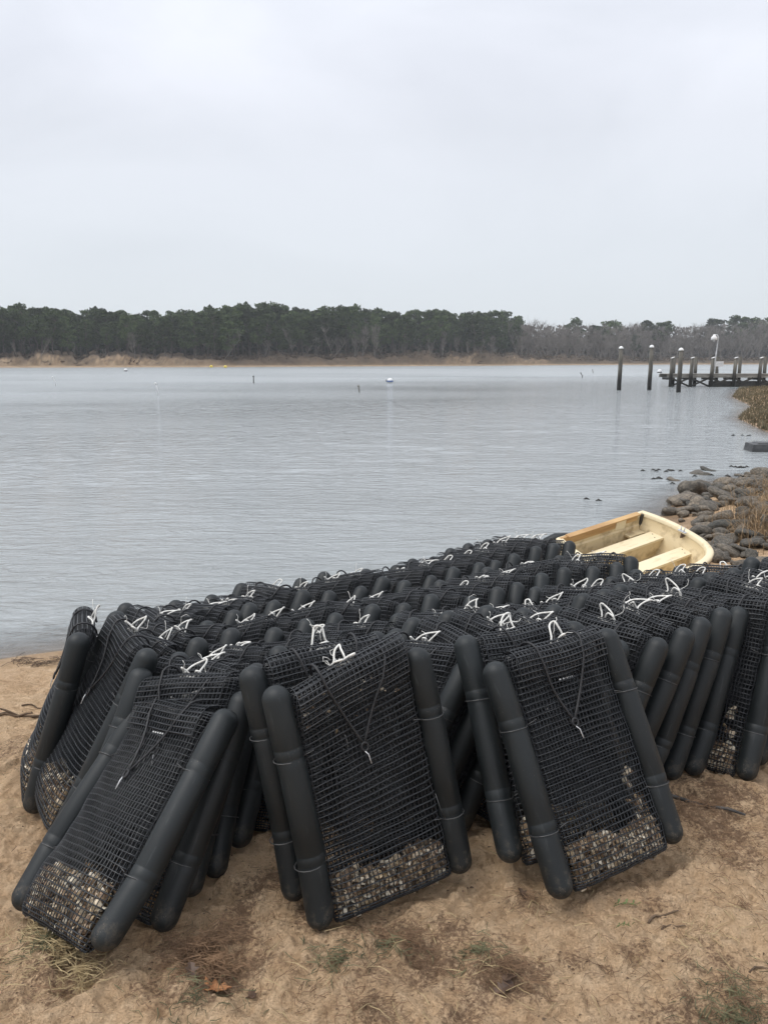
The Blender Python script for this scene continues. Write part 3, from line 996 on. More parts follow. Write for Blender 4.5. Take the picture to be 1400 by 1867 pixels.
M['tidal'] = piling_material()
for x, y, h, lab in ((14.9, 51.6, 2.60, 'leftmost mooring pile with a white cone cap standing in the bay'), (16.95, 52.0, 2.68, 'middle mooring pile with a white cone cap, tallest of the three'),
                     (17.45, 48.2, 2.45, 'rightmost mooring pile with a white cone cap in front of the dock')):
    e = on_water('mooring_pile', lab, 'piling', x, y, 'mooring piles with white caps')
    mb = MB(); mb.tube([(0.02, 0, -1.5), (0, 0, .4), (.02, .01, 1.5), (0, 0, h)], [.14, .135, .13, .125], 14); mb.build('post', M['tidal'], e)
    mb = MB(); mb.lathe([(.145, h - .02), (.15, h + .03), (.10, h + .11), (.02, h + .15)], 14); mb.build('cap', M['pilecap_lit_top'], e)

dock = tag(empty('dock', (20.4, 58.0, WATER)), 'weathered timber dock on tall pilings reaching in from the right', 'dock')
DX = [0, 1.42, 2.88, 4.5, 6.3, 8.2, 10.2]
DXB = [.9, 2.5, 4.1, 5.75, 7.6, 9.5]
for k, dx in enumerate(DX):
    mb = MB(); mb.tube([(dx, 0, -1.6), (dx, 0, .9), (dx + .02, 0, 2.02)], [.13, .125, .115], 12)
    mb.build('piling', M['tidal'], dock)
    mb = MB(); mb.box((dx + .03, -.02, 2.05), (.235, .245, .035), ry=R(-20)); mb.build('lit_piling_top', M['pilecap_lit_top'], dock)  # white slab: light on the slanted piling top put into the colour
for dx in DXB:
    mb = MB(); mb.tube([(dx, 2.1, -1.6), (dx, 2.1, .9), (dx, 2.1, 2.12)], [.13, .125, .12], 12); mb.build('piling', M['tidal'], dock)
mb = MB()
x = -.1
while x < 12:
    mb.box((x, 1.02, .90), (.135, 1.75, .045)); x += .145
tag(mb.build('decking', M['deck'], dock), kind='stuff')
for y_ in (.15, 1.9):
    mb = MB(); mb.box((5.9, y_, .76), (12.2, .09, .22)); mb.build('stringer', M['deck'], dock)
for dx in DX:
    mb = MB(); mb.box((dx + .17, 1.02, .56), (.10, 2.3, .16)); mb.build('cross_beam', M['wet'], dock)
mb = MB(); mb.box((7.6, .22, .16), (9.6, .08, .50)); mb.build('dark_band', M['wet'], dock)  # dark board added for the dark band beneath the dock
for dx in (0, 1.42, 2.88, 4.5, 6.3):
    for s in (1, -1):
        mb = MB(); mb.box((dx + .72, .17 + .06 * s, .34), (1.45, .05, .12), ry=s * R(24)); mb.build('brace', M['wet'], dock)
lamp = tag(empty('dock_lamp', (23.95, 59.3, WATER + .93)), 'gooseneck lamp with a white hood standing on the dock', 'lamp')
mb = MB(); mb.tube([(0, 0, 0), (.06, 0, 1.2), (.12, 0, 2.25), (.13, 0, 2.55), (.06, 0, 2.72), (-.08, 0, 2.75), (-.14, 0, 2.68)], .045, 8); mb.build('pole', M['galv'], lamp)
mb = MB(); mb.lathe([(.05, .22), (.09, .18), (.11, .10), (.20, .02), (.22, -.16), (.18, -.18)][::-1], 14, (-.16, 0, 2.56)); mb.build('shade', M['pilecap_lit_top'], lamp)
mb = MB(); mb.lathe([(.02, -.30), (.09, -.26), (.10, -.18)], 10, (-.16, 0, 2.56)); mb.build('bulb_glass', M['galv'], lamp)
sign = tag(empty('dock_sign', (24.4, 59.6, WATER + .93)), 'small white board on a post at the dock lamp', 'sign')
mb = MB(); mb.tube([(0, 0, 0), (0, 0, .5)], .03, 8); mb.build('post', M['galv'], sign)
mb = MB(); mb.box((0, -.05, .68), (.62, .03, .36)); mb.build('board', M['buoy_w'], sign)

# ------------------------------------------------------------------ marsh clump, slab, rocks, grass on the right
def blades(name, spots, h0, h1, w, mat, seed, lean=.35, label=None, cat=None):
    """upright bent blades at the given (n,2) spots"""
    rng = np.random.RandomState(seed)
    n = len(spots)
    z = base_z(spots[:, 0], spots[:, 1]) - .02
    h = rng.uniform(h0, h1, n)
    a = rng.rand(n) * 2 * PI
    l = rng.rand(n) * lean * h
    wd = w * rng.uniform(.6, 1.3, n)
    s = np.stack([np.cos(a + 1.4) * wd, np.sin(a + 1.4) * wd, a * 0], 1)
    p = np.stack([spots[:, 0], spots[:, 1], z], 1)
    m = p + np.stack([np.cos(a) * l * .3, np.sin(a) * l * .3, h * .6], 1)
    q = p + np.stack([np.cos(a) * l, np.sin(a) * l, h * rng.uniform(.85, 1, n)], 1)
    V = np.stack([p - s, p + s, m + s * .8, m - s * .8, q + s * .15, q - s * .15], 1).reshape(-1, 3)
    i = np.arange(n)[:, None] * 6
    Fq = np.concatenate([i + np.array([[0, 1, 2, 3]]), i + np.array([[3, 2, 4, 5]])])
    o = link(name, np_mesh(name, V, Fq, M[mat], False))
    return tag(o, label, cat, kind='stuff')


rng = np.random.RandomState(21)
c = np.stack([rng.uniform(10, 26, 120000), rng.uniform(21.5, 56, 120000)], 1)
d = shore_d(c[:, 0], c[:, 1])
ok = (d > .0) & (d < 2.5 + 2.5 * rng.rand(120000)) & (rng.rand(120000) < (25 / c[:, 1]) ** 1.2)
blades('marsh_grass', c[ok][:18000], .05, .21, .012, 'marsh', 21, .5, 'low tuft of tan marsh grass at the water edge below the dock', 'grass')
t = rng.rand(5200)
c = np.stack([3.80 + .27 * rng.randn(5200) + t * 1.25, 7.6 + t * 2.0 + .32 * rng.randn(5200)], 1)
c = c[fbm(c[:, 0] * 3, c[:, 1] * 3, 55, 2) > -.12]
blades('beach_grass', c, .06, .30, .0024, 'beachgrass', 22, 1.3, 'dry russet beach grass growing among the boulders', 'grass')

slab = tag(empty('stone_slab', (8.15, 17.0, WATER - .05), R(-6)), 'dark flat stone slab lying in the shallows at the right edge', 'stone')
mb = MB(); mb.box((.2, 0, .07), (1.3, .55, .27), taper=.92); mb.build('stone', M['slab'], slab)
mb = MB(); mb.box((.22, .02, .217), (1.05, .38, .03), taper=.9); mb.build('worn_top', M['slab'], slab)


def rock_mesh(seed):
    rng = np.random.RandomState(seed)
    import bmesh
    bm = bmesh.new()
    bmesh.ops.create_icosphere(bm, subdivisions=3, radius=1)
    ph = rng.rand(8, 3) * 6
    kk = rng.randn(8, 3) * np.array([1.1] * 3)
    am = rng.rand(8) * .13
    planes = rng.randn(9, 3); planes /= np.linalg.norm(planes, axis=1, keepdims=True)
    for vv in bm.verts:
        p = np.array(vv.co)
        s = 1 + sum(am[i] * math.sin(kk[i] @ p * 1.6 + ph[i].sum()) for i in range(8))
        for pl in planes:
            t = p @ pl
            if t > .68: s *= (.68 + (t - .68) * .22) / t
        vv.co = Vector(p * s)
    me = bpy.data.meshes.new('boulder')
    bm.to_mesh(me); bm.free()
    me.polygons.foreach_set('use_smooth', np.ones(len(me.polygons), bool))
    me.materials.append(M['rock'])
    return me


rocks = [rock_mesh(300 + k) for k in range(14)]
rng = np.random.RandomState(17)


def put_rock(x, y, s, label, group, sx=1.0, sz=.7, dz=.2, z=None):
    o = link('boulder', rocks[rng.randint(14)])
    zz = float(base_z(np.array([x]), np.array([y]))[0]) if z is None else z
    o.location = (x, y, zz + s * dz)
    o.rotation_euler = (rng.uniform(-.3, .3), rng.uniform(-.3, .3), rng.rand() * 6.28)
    o.scale = (s * sx, s * rng.uniform(.75, 1.1), s * sz)
    return tag(o, label, 'rock', group)


put_rock(4.35, 11.15, .21, 'big rounded brown boulder standing highest at the water edge', 'shore boulders', 1.15, .9, .45)
put_rock(4.60, 11.2, .15, 'boulder leaning against the right of the big rounded boulder', 'shore boulders', 1.2, .7, .3)
put_rock(4.95, 11.6, .13, 'flat topped block beside the big rounded boulder', 'shore boulders', 1.0, .9, .3)
put_rock(3.98, 10.6, .18, 'long low greenish boulder left of the big rounded boulder', 'shore boulders', 1.5, .6, .2)
put_rock(3.52, 9.8, .13, 'dark wet rock nearest the stern of the dinghy', 'shore boulders', 1.2, .7, .2)
for x, y, s, lab in ((5.38, 13.5, .16, 'low wet rock barely above the water, nearest of the offshore pair'), (5.66, 13.95, .14, 'low wet rock barely above the water, farther of the offshore pair'),
                     (4.66, 12.75, .10, 'small flat rock awash by itself left of the offshore pair'), (5.95, 13.25, .11, 'small dark rock awash just off the boulder point'), (5.0, 12.15, .09, 'tiny rock awash between the boulders and the offshore pair')):
    put_rock(x, y, s, lab, 'rocks awash off the point', 1.25, .45, -.1, WATER)
placed = []
t = rng.rand(26000)
cand = np.stack([2.75 + t * 3.3 + rng.uniform(-.6, 1.7, 26000), 7.0 + t * 5.3 + rng.uniform(-1.3, 1.0, 26000)], 1)
cd = shore_d(cand[:, 0], cand[:, 1])
for (x, y), d in zip(cand, cd):
    if len(placed) >= 288: break
    if d < -.1 or d > 3.6 or y < 6.2 or x / y < .375 or x / y > .515 or math.hypot(x - 2.05, y - 6.32) < .74: continue
    s = (.042 + .082 * rng.rand() ** 1.7) * (1.15 if d < 1 else .95) * (.68 + .03 * y)
    if any((x - a) ** 2 + (y - b) ** 2 < (.37 * (s + c)) ** 2 for a, b, c in placed): continue
    placed.append((x, y, s))
    lab = ('wet dark boulder in the band along the water edge' if d < .45 else 'grey-brown boulder close beside the dinghy' if y < 8 and x < 3.6 else
           'boulder among the dry russet grass' if abs((y - 7.5) - (x - 3.62) * 1.68) < .6 else 'rounded boulder in the heap between water edge and grass')
    put_rock(x, y, s, lab, 'shore boulders', rng.uniform(.85, 1.5), rng.uniform(.5, .9), .30)
mb = MB()
for cx, cy, n in ((4.9, 13.9, 9), (6.35, 14.3, 8), (4.6, 12.95, 6), (4.75, 12.4, 7), (5.6, 13.2, 5), (9.0, 20.5, 5), (2.9, 10.9, 2)):
    for _ in range(n):
        x, y = cx + rng.randn() * .16, cy + rng.randn() * .07
        mb.tube([(x - .05, y, WATER - .01), (x, y + .01, WATER + .018), (x + .05, y, WATER - .005)], [.008, .014, .006], 5)
tag(mb.build('floating_weed', M['wet']), 'dark scraps of weed breaking the water off the boulders', 'seaweed', kind='stuff')

# ------------------------------------------------------------------ dinghy
BO = np.array([2.262, 6.917, .295])
BSC = .87
BV = np.array([-.827, -.551, -.112]); BU = np.array([.56, -.789, -.251]); BW = np.array([.05, -.27, .962])
boat = empty('dinghy')
boat.matrix_world = Matrix.Diagonal((1, 1, 1, 1)) @ Matrix((
    (BU[0], BV[0], BW[0], BO[0]), (BU[1], BV[1], BW[1], BO[1]), (BU[2], BV[2], BW[2], BO[2]), (0, 0, 0, 1))) @ Matrix.Scale(BSC, 4)
tag(boat, 'cream painted dinghy with plank seats and a bare plywood stern, pulled up behind the stack', 'boat')
WB = 1.2
half = [(0, 0), (.12, -.035), (.30, -.065), (.50, -.06), (.68, -.03), (.80, .02), (.885, .09), (.945, .19), (.985, .32), (1.005, .46), (1.01, WB / 2)]
outl = half + [(u, WB - v) for u, v in half[-2::-1]]
outl = np.array(outl)
_n = len(outl)                                          # smooth the plan curve
_t = np.linspace(0, _n - 1, 73)
def _cat(t):
    i = min(int(t), _n - 2); f = t - i
    p0, p1, p2, p3 = (outl[max(0, min(_n - 1, i + k))] for k in (-1, 0, 1, 2))
    return .5 * (2 * p1 + (p2 - p0) * f + (2 * p0 - 5 * p1 + 4 * p2 - p3) * f * f + (3 * p1 - p0 - 3 * p2 + p3) * f ** 3)
outl = np.array([_cat(t) for t in _t])
cen = np.array([.45, WB / 2])


def inset(a, w):
    q = outl.copy()
    k = np.linalg.norm(q - cen, axis=1, keepdims=True)
    q = cen + (q - cen) * (1 - a / k)
    return [(p[0], p[1], w) for p in q]


def loft(rings, name, mat, floor=True):
    n = len(outl)
    V = [p for r in rings for p in r]
    Fq = []
    for i in range(len(rings) - 1):
        for k in range(n):
            k2 = (k + 1) % n
            Fq.append((i * n + k, i * n + k2, (i + 1) * n + k2, (i + 1) * n + k))
    if floor: Fq.append(tuple((len(rings) - 1) * n + k for k in range(n)))
    me = bpy.data.meshes.new(name)
    me.from_pydata(V, [], Fq)
    me.materials.append(mat)
    me.polygons.foreach_set('use_smooth', np.array([len(f) == 4 and (f[0] % n) not in (0, n - 1, n - 2) for f in Fq], dtype=bool))
    me.update()
    return link(name, me, boat)


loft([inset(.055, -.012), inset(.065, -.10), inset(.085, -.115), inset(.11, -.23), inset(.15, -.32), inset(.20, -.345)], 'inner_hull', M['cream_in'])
loft([inset(.012, -.02), inset(.02, -.12), inset(.06, -.28), inset(.15, -.38), inset(.24, -.41)], 'hull', M['cream'])
loft([inset(.06, -.025), inset(.055, .006), inset(.045, .012), inset(.0, .012), inset(-.012, .0), inset(-.008, -.04), inset(.01, -.045)], 'gunwale', M['cream'], False)


def bench(u0, u1, v0, v1, w, h, name):
    b = bench_b = MB()
    b.box(((u0 + u1) / 2, (v0 + v1) / 2, w - .0125), (u1 - u0 + .02, v1 - v0, .025))
    o = b.build(name, M['cream'], boat)
    b = MB()
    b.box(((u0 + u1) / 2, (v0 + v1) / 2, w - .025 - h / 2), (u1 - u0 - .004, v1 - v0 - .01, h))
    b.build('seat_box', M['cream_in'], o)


bench(.18, .31, .03, 1.17, -.14, .17, 'bench')
bench(.54, .66, .02, 1.18, -.14, .17, 'bench')
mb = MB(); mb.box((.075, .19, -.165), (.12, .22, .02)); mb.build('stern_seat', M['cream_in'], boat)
# plywood on the transom, with its worn cream corner
mb = MB(); mb.box((.022, .80, -.065), (.03, .78, .155)); mb.build('transom_board', M['ply'], boat)
mb = MB(); mb.box((.022, .26, -.08), (.028, .30, .19)); mb.build('transom_patch', M['ply'], boat)
mb = MB(); mb.box((.036, .36, -.045), (.012, .14, .10), rx=R(4)); mb.build('peeling_paint', M['cream'], boat)
mb = MB(); mb.box((.03, .06, -.12), (.05, .03, .24)); mb.build('corner_strip', M['dark'], boat)  # near-black strip for the dark gap at the stern corner
mb = MB(); mb.box((.03, .60, .014), (.06, 1.0, .012)); mb.build('transom_cap', M['ply'], boat)
mb = MB()
mb.box((.50, -.005, -.055), (.055, .012, .06)); mb.tube([(.48, .004, -.03), (.50, .012, -.06), (.52, .004, -.03)], .006, 6)
mb.build('oarlock_socket', M['twig'], boat)
for v_ in (.0, 1.2):
    mb = MB()
    for du in (-.016, .016): mb.tube([(.50 + du, v_ - .03 + .06 * (v_ < .5), .012), (.50 + du * 1.3, v_ - .03 + .06 * (v_ < .5), .06)], .006, 6)
    mb.box((.50, v_ - .03 + .06 * (v_ < .5), .014), (.085, .03, .008)); mb.build('oarlock', M['galv'], boat)
mb = MB()
mb.tube([(p[0], p[1], p[2]) for p in inset(-.006, -.05)], .009, 6)
mb.build('rub_rail', M['twig'], boat)
for u_ in (.245, .60):
    for v_ in (.07, .11):
        mb = MB(); mb.lathe([(.007, 0), (.006, .003), (.001, .004)], 8, (u_ - .03 + .06 * (v_ > .08), v_, -.141)); mb.build('screw_head', M['twig'], boat)
fend = tag(empty('boat_fender', (1.47, 6.56, .085)), 'dark rounded fender hanging over the dinghy stern', 'fender')
fend.scale = (.5, .5, .5)
mb = MB(); mb.tube([(-.28, 0, -.10), (-.22, 0, .03), (-.08, 0, .085), (.1, 0, .09), (.24, 0, .05), (.30, 0, -.06)], [.05, .085, .10, .10, .085, .05], 14); mb.build('body', M['float'], fend)
mb = MB(); mb.tube([(.30, 0, -.05), (.36, .01, .02), (.40, .02, .1)], .008, 6); mb.build('rope', M['bungee'], fend)

# ------------------------------------------------------------------ oyster bags
BL, BW_ = .65, .48                 # float axis length, spacing between the two floats
FR = .043


def float_mesh(seed):
    rng = np.random.RandomState(seed)
    prof = []
    for k in range(1, 8):
        a = PI / 2 * k / 7
        prof.append((FR * math.sin(a), -FR * math.cos(a)))
    for zc in (.155, .475):
        prof += [(FR, zc - .03), (FR * .995, zc - .009), (FR * .962, zc - .004), (FR * .962, zc + .001), (FR * .995, zc + .006), (FR * .995, zc + .027), (FR * .972, zc + .029), (FR * 1.0, zc + .032)]
    for k in range(0, 7):
        a = PI / 2 * k / 7
        prof.append((FR * math.cos(a), BL + FR * math.sin(a)))
    prof.append((.002, BL + FR))
    prof.insert(0, (.002, -FR))
    mb = MB(); mb.lathe(prof, 26)
    bx, by, ph = rng.randn() * .006, rng.randn() * .006, rng.rand(4) * 6.28
    out = []
    for x, y, z in mb.v:
        d = 1 + .022 * math.sin(z * 14 + ph[0] + math.atan2(y, x) * 2) + .014 * math.sin(z * 33 + ph[1] + math.atan2(y, x) * 3)   # slight dents
        out.append((x * d + bx * math.sin(z / BL * PI) + .003 * math.sin(z * 9 + ph[2]), y * d + by * math.sin(z / BL * PI) + .003 * math.sin(z * 11 + ph[3]), z))
    mb.v = out
    return mb.mesh('float', M['float'])


def tube_grid(P, N, T, r):
    """triangular strands along axis 0 of P (k,n,3); N, T unit normals across; returns verts, quads"""
    k, n = P.shape[:2]
    V = np.stack([P + N * r, P + (-.5 * N + .87 * T) * r, P + (-.5 * N - .87 * T) * r], 2)     # k,n,3,3
    idx = np.arange(k * n * 3).reshape(k, n, 3)
    q = []
    for a in range(3):
        b = (a + 1) % 3
        q.append(np.stack([idx[:-1, :, a], idx[:-1, :, b], idx[1:, :, b], idx[1:, :, a]], -1).reshape(-1, 4))
    return V.reshape(-1, 3), np.concatenate(q)


def unit(a):
    return a / (np.linalg.norm(a, axis=-1, keepdims=True) + 1e-9)


def strands(P, closed_u, r_long, r_ring):
    """P (levels, around, 3) -> verts, quads of a net over that surface"""
    if closed_u:
        Pu = np.roll(P, -1, 1) - np.roll(P, 1, 1)
    else:
        Pu = np.gradient(P, axis=1)
    Pv = np.gradient(P, axis=0)
    N = unit(np.cross(Pu, Pv)); U = unit(Pu); W = unit(Pv)
    v1, q1 = tube_grid(P, N, U, r_long)
    if closed_u:
        P2 = np.concatenate([P, P[:, :1]], 1); N2 = np.concatenate([N, N[:, :1]], 1); W2 = np.concatenate([W, W[:, :1]], 1)
    else:
        P2, N2, W2 = P, N, W
    v2, q2 = tube_grid(P2.transpose(1, 0, 2) + 0, N2.transpose(1, 0, 2), W2.transpose(1, 0, 2), r_ring)
    return np.concatenate([v1, v2]), np.concatenate([q1, q2 + len(v1)])


def ring_xy(n_pts, ex):
    t = np.linspace(0, 2 * PI, 4001)
    x = np.sign(np.cos(t)) * np.abs(np.cos(t)) ** (2 / ex)
    y = np.sign(np.sin(t)) * np.abs(np.sin(t)) ** (2 / ex)
    return x, y


TOPZ = .660                        # where the crown of a bag starts to round over


class Bag:
    """shape of one bag variant"""
    def __init__(self, seed, full=.02, bulge=.012, top=.045, sag=.004, slope=0.0, hw=.199):
        self.rng = np.random.RandomState(seed)
        self.full, self.bulge, self.top, self.sag, self.hw = full, bulge, top, sag, hw
        self.ph = self.rng.rand(6) * 6.28
        self.slope = slope

    def half_thick(self, z):
        b = .026 + self.full * np.exp(-((z - .06) / .10) ** 2) + (self.top - .026) * np.exp(-((z - .655) / .08) ** 2)
        return b

    def surface(self, ncol, zs, caps=4):
        """levels x columns x 3"""
        lev = []
        zb, zt = zs[0], zs[-1]
        b0, b1 = float(self.half_thick(np.array(zb))), float(self.half_thick(np.array(zt)))
        for k in range(caps, 0, -1):
            a = PI / 2 * k / (caps + .35)
            lev.append((zb - b0 * math.sin(a) * .8, b0 * math.cos(a), 1 - .03 * (k / caps) ** 2))
        for z in zs: lev.append((z, float(self.half_thick(np.array(z))), 1.0))
        for k in range(1, caps + 2):
            a = PI / 2 * k / (caps + 1.35)
            lev.append((zt + b1 * math.sin(a), b1 * math.cos(a), 1 - .02 * (k / caps) ** 2))
        xs, ys = ring_xy(4001, 4.5)
        out = []
        for z, b, ax in lev:
            px, py = xs * self.hw * ax, ys * b
            s = np.concatenate([[0], np.cumsum(np.hypot(np.diff(px), np.diff(py)))])
            t = np.linspace(0, s[-1], ncol + 1)[:-1]
            x, y = np.interp(t, s, px), np.interp(t, s, py)
            zz = np.full(ncol, z)
            edge = 1 - (np.abs(x) / self.hw) ** 2
            env = math.exp(-((z - .22) / .24) ** 2)
            front = (y < 0)
            y = y - front * self.bulge * edge * env + (~front) * self.bulge * .4 * edge * env
            y = y + self.sag * np.sin(x * 13 + self.ph[0] + z * 7) * edge + self.sag * .7 * np.sin(z * 21 + x * 6 + self.ph[1])
            zz = zz + self.sag * 1.1 * np.sin(x * 9 + self.ph[2] + z * 3) + self.slope * x / self.hw * np.clip(z / .6, 0, 1) * .6
            if z > .5: zz = zz + self.sag * 1.2 * np.sin(x * 17 + self.ph[3]) * (z - .5) / .2
            x = x + .0022 * np.sin(z * 60 + self.ph[4] + x * 40) + .0012 * np.sin(z * 9 + x * 23 + self.ph[5])
            zz = zz + .0007 * np.sin(x * 47 + z * 31 + self.ph[0])
            out.append(np.stack([x, y, zz], 1))
        return np.array(out)

    def net(self):
        zs = np.arange(-.02, TOPZ, .0195)
        P = self.surface(62, zs)
        v, q = strands(P, True, .0019, .0027)
        return np_mesh('netting', v, q, M['net'])

    def flap(self):
        """the top folded over: a second layer from the back over the crown and down the front"""
        # go up the back and down the front in straight columns
        cols = []
        f0 = self.rng.uniform(.565, .585)
        for x in np.arange(-.186, .187, .0155):
            b1 = float(self.half_thick(np.array(TOPZ)))
            path = []
            for z in np.arange(.48, TOPZ - .01, .0195):
                path.append((x, float(self.half_thick(np.array(z))) + .007, z))
            for k in range(0, 9):
                a = PI * k / 8
                path.append((x, (b1 + .008) * math.cos(a), TOPZ - .003 + (b1 + .006) * math.sin(a)))
            for z in np.arange(TOPZ - .02, f0, -.0195):
                path.append((x, -float(self.half_thick(np.array(z))) - .008 - .004 * math.sin(x * 20 + self.ph[5]), z))
            cols.append(path)
        P = np.array(cols).transpose(1, 0, 2)
        P[:, :, 1] += self.sag * .7 * np.sin(P[:, :, 2] * 21 + P[:, :, 0] * 6 + self.ph[1])
        P[:, :, 2] += self.sag * 1.2 * np.sin(P[:, :, 0] * 17 + self.ph[3]) + self.slope * P[:, :, 0] / self.hw * .6
        v, q = strands(P, False, .0019, .0027)
        return np_mesh('top_flap', v, q, M['net'])

    def front_y(self, x, z):
        edge = 1 - (abs(x) / self.hw) ** 2
        env = math.exp(-((z - .22) / .24) ** 2)
        return -float(self.half_thick(np.array(z))) * (1 - (abs(x) / self.hw) ** 4.5) ** (1 / 4.5) - self.bulge * edge * env

    def cord(self):
        """V of shock cord from behind the crown to the hook on the front; returns (cord mesh, hook mesh, hook wire mesh)"""
        rng = self.rng
        hx, hz = rng.uniform(-.03, .03), rng.uniform(.42, .48)
        mb = MB()
        b1 = float(self.half_thick(np.array(TOPZ))) + .012
        hook = (hx, self.front_y(hx, hz) - .010, hz)
        for s in (-1, 1):
            x0 = s * rng.uniform(.075, .12)
            pts = []
            for k in range(0, 8):
                a = PI * (k / 8 * .9 + .06)
                pts.append((x0 + s * .01 * math.sin(a), b1 * math.cos(a), TOPZ + b1 * math.sin(a)))
            bow = rng.uniform(-.012, .02) * s
            for k in range(1, 9):
                t = k / 8
                x = x0 + (hook[0] - x0) * t + bow * math.sin(PI * t)
                z = TOPZ - .005 + (hook[2] - TOPZ + .005) * t
                pts.append((x, min(self.front_y(x, z) - .012 * (1 - t * .2), -.02), z))
            mb.tube(pts, .0043, 6)
            mb.tube([(pts[0][0] - .012, pts[0][1], pts[0][2]), (pts[0][0] + .012, pts[0][1], pts[0][2] + .004)], .005, 6)
        cord = mb.mesh('bungee_cord', M['bungee'])
        mb = MB()
        mb.tube([(hook[0] + .011 * math.cos(a), hook[1] - .002, hook[2] - .006 + .013 * math.sin(a)) for a in np.linspace(0, 2 * PI, 12)[:-1]], .0042, 6, closed=True)
        hk = mb.mesh('hook', M['bungee'])
        mb = MB()
        dx = rng.uniform(-.012, .012)
        mb.tube([(hook[0] - .004, hook[1] - .004, hook[2] - .018), (hook[0] + dx * .5, hook[1] - .007, hook[2] - .03), (hook[0] + dx, hook[1] - .004, hook[2] - .060)], .0018, 5)
        return cord, hk, mb.mesh('hook_wire', M['steel'])


def rope_mesh(seed):
    """white cord handle: loose loops tied through the crown, kinked where they were knotted, with stray strands"""
    rng = np.random.RandomState(seed)
    mb = MB()
    zt = TOPZ + .036
    yb = rng.uniform(-.005, .03)

    def loop(x0, w, h, lx, ly, r=.0035):
        ph = rng.rand(3) * 6.28
        pts = []
        for k in range(19):
            a = PI * k / 18
            q = math.sin(a)
            x = x0 - w / 2 * math.cos(a) * (1 - .28 * q * (1 + .6 * math.sin(ph[0])))
            if k in (0, 18): x += -.012 if k == 0 else .012          # the feet splay where they pass through the net
            pts.append((x + lx * h * q ** 1.5 + .0028 * math.sin(4 * a + ph[1]), yb + ly * h * q ** 1.4 + .0045 * math.sin(3 * a + ph[2]), zt - .012 + h * q ** .55))
        mb.tube(pts, r, 6)

    c = rng.uniform(-.035, .035)
    lx = rng.choice([-1, 1]) * rng.uniform(.05, .6)
    loop(c, rng.uniform(.034, .06), rng.uniform(.055, .092), lx, rng.uniform(-.4, .7))
    loop(c + rng.uniform(.008, .03), rng.uniform(.03, .05), rng.uniform(.02, .042), lx * .7 + rng.uniform(-.5, .5), rng.uniform(-1.2, -.1))
    if rng.rand() < .5: loop(c - rng.uniform(.01, .035), .03, rng.uniform(.012, .03), rng.uniform(-1, 1), rng.uniform(-1.6, -.5))
    for _ in range(rng.randint(1, 4)):
        pts = [Vector((c + rng.uniform(-.02, .02), yb, zt + rng.uniform(0, .03)))]
        d = Vector((rng.uniform(-1, 1), rng.uniform(-.6, .6), rng.uniform(-.2, 1))).normalized()
        for _k in range(6):
            d = (d + Vector(rng.randn(3) * .55)).normalized()
            pts.append(pts[-1] + d * .014)
        mb.tube(pts, .0011, 4)
    for k in range(4):                                   # short white stitches along the crown
        x = c + .03 - k * .013 + rng.uniform(-.002, .002)
        mb.tube([(x, yb - .012, zt - .004), (x - .008, yb - .016, zt - .005 + rng.uniform(-.002, .002))], .0032, 5)
    return mb.mesh('rope_loop', M['rope'])


def shells_mesh(seed, bag, top, n, extra=None):
    """a heap of small shells filling the foot of a bag"""
    rng = np.random.RandomState(seed)
    V, Fq, T = [], [], []
    palette = np.array([(.56, .46, .33), (.66, .58, .45), (.34, .24, .15), (.16, .105, .065), (.44, .33, .20), (.68, .61, .48), (.10, .07, .045), (.24, .16, .10)])
    ph = rng.rand(3) * 6
    for _ in range(n):
        x = rng.uniform(-.178, .178)
        zt = top * (1 + .16 * math.sin(x * 14 + ph[0]) + .10 * math.sin(x * 31 + ph[1])) + .45 * top * x / .19 * math.sin(ph[2])
        z = -.045 + (zt + .045) * rng.rand() ** .85
        if extra and rng.rand() < (.022 if extra[1][0] < .4 else .035):                  # a few caught higher up in the net
            x, z = rng.uniform(*extra[0]), rng.uniform(*extra[1])
        side = -1 if rng.rand() < .75 else 1
        b = abs(bag.front_y(x, max(z, -.02))) * (1 if z > -.02 else max(.25, 1 + (z + .02) * 25))
        s = rng.uniform(.0065, .0145) * (1.25 if rng.rand() < .1 else 1)
        if extra and z > .4: s *= .62
        if side > 0: b = float(bag.half_thick(np.array(max(z, -.02)))) * .75
        y = side * max(.003, b - s * 1.15 - .03 * rng.rand() ** 2)
        ax = unit(rng.randn(3)); bx = unit(np.cross(ax, rng.randn(3))); cx = np.cross(ax, bx)
        c = np.array([x, y, z])
        k0 = len(V)
        m = 7
        for a in range(m):
            t = 2 * PI * a / m
            r = s * (1 + .3 * rng.randn() * .5)
            V.append(c + (ax * math.cos(t) * 1.35 + bx * math.sin(t)) * r)
        V.append(c + cx * s * .55); V.append(c - cx * s * .45)
        for a in range(m):
            Fq.append((k0 + a, k0 + (a + 1) % m, k0 + m)); Fq.append((k0 + (a + 1) % m, k0 + a, k0 + m + 1))
        col = palette[rng.randint(8)] * rng.uniform(.95, 1.5)
        T += [(*np.clip(col, 0, 1), 1.0)] * (m + 2)
    me = np_mesh('oyster_shells', np.array(V), np.array(Fq), M['shell'], False)
    at_ = me.color_attributes.new('tint', 'FLOAT_COLOR', 'POINT')
    at_.data.foreach_set('color', np.array(T, dtype=np.float32).ravel())
    return me


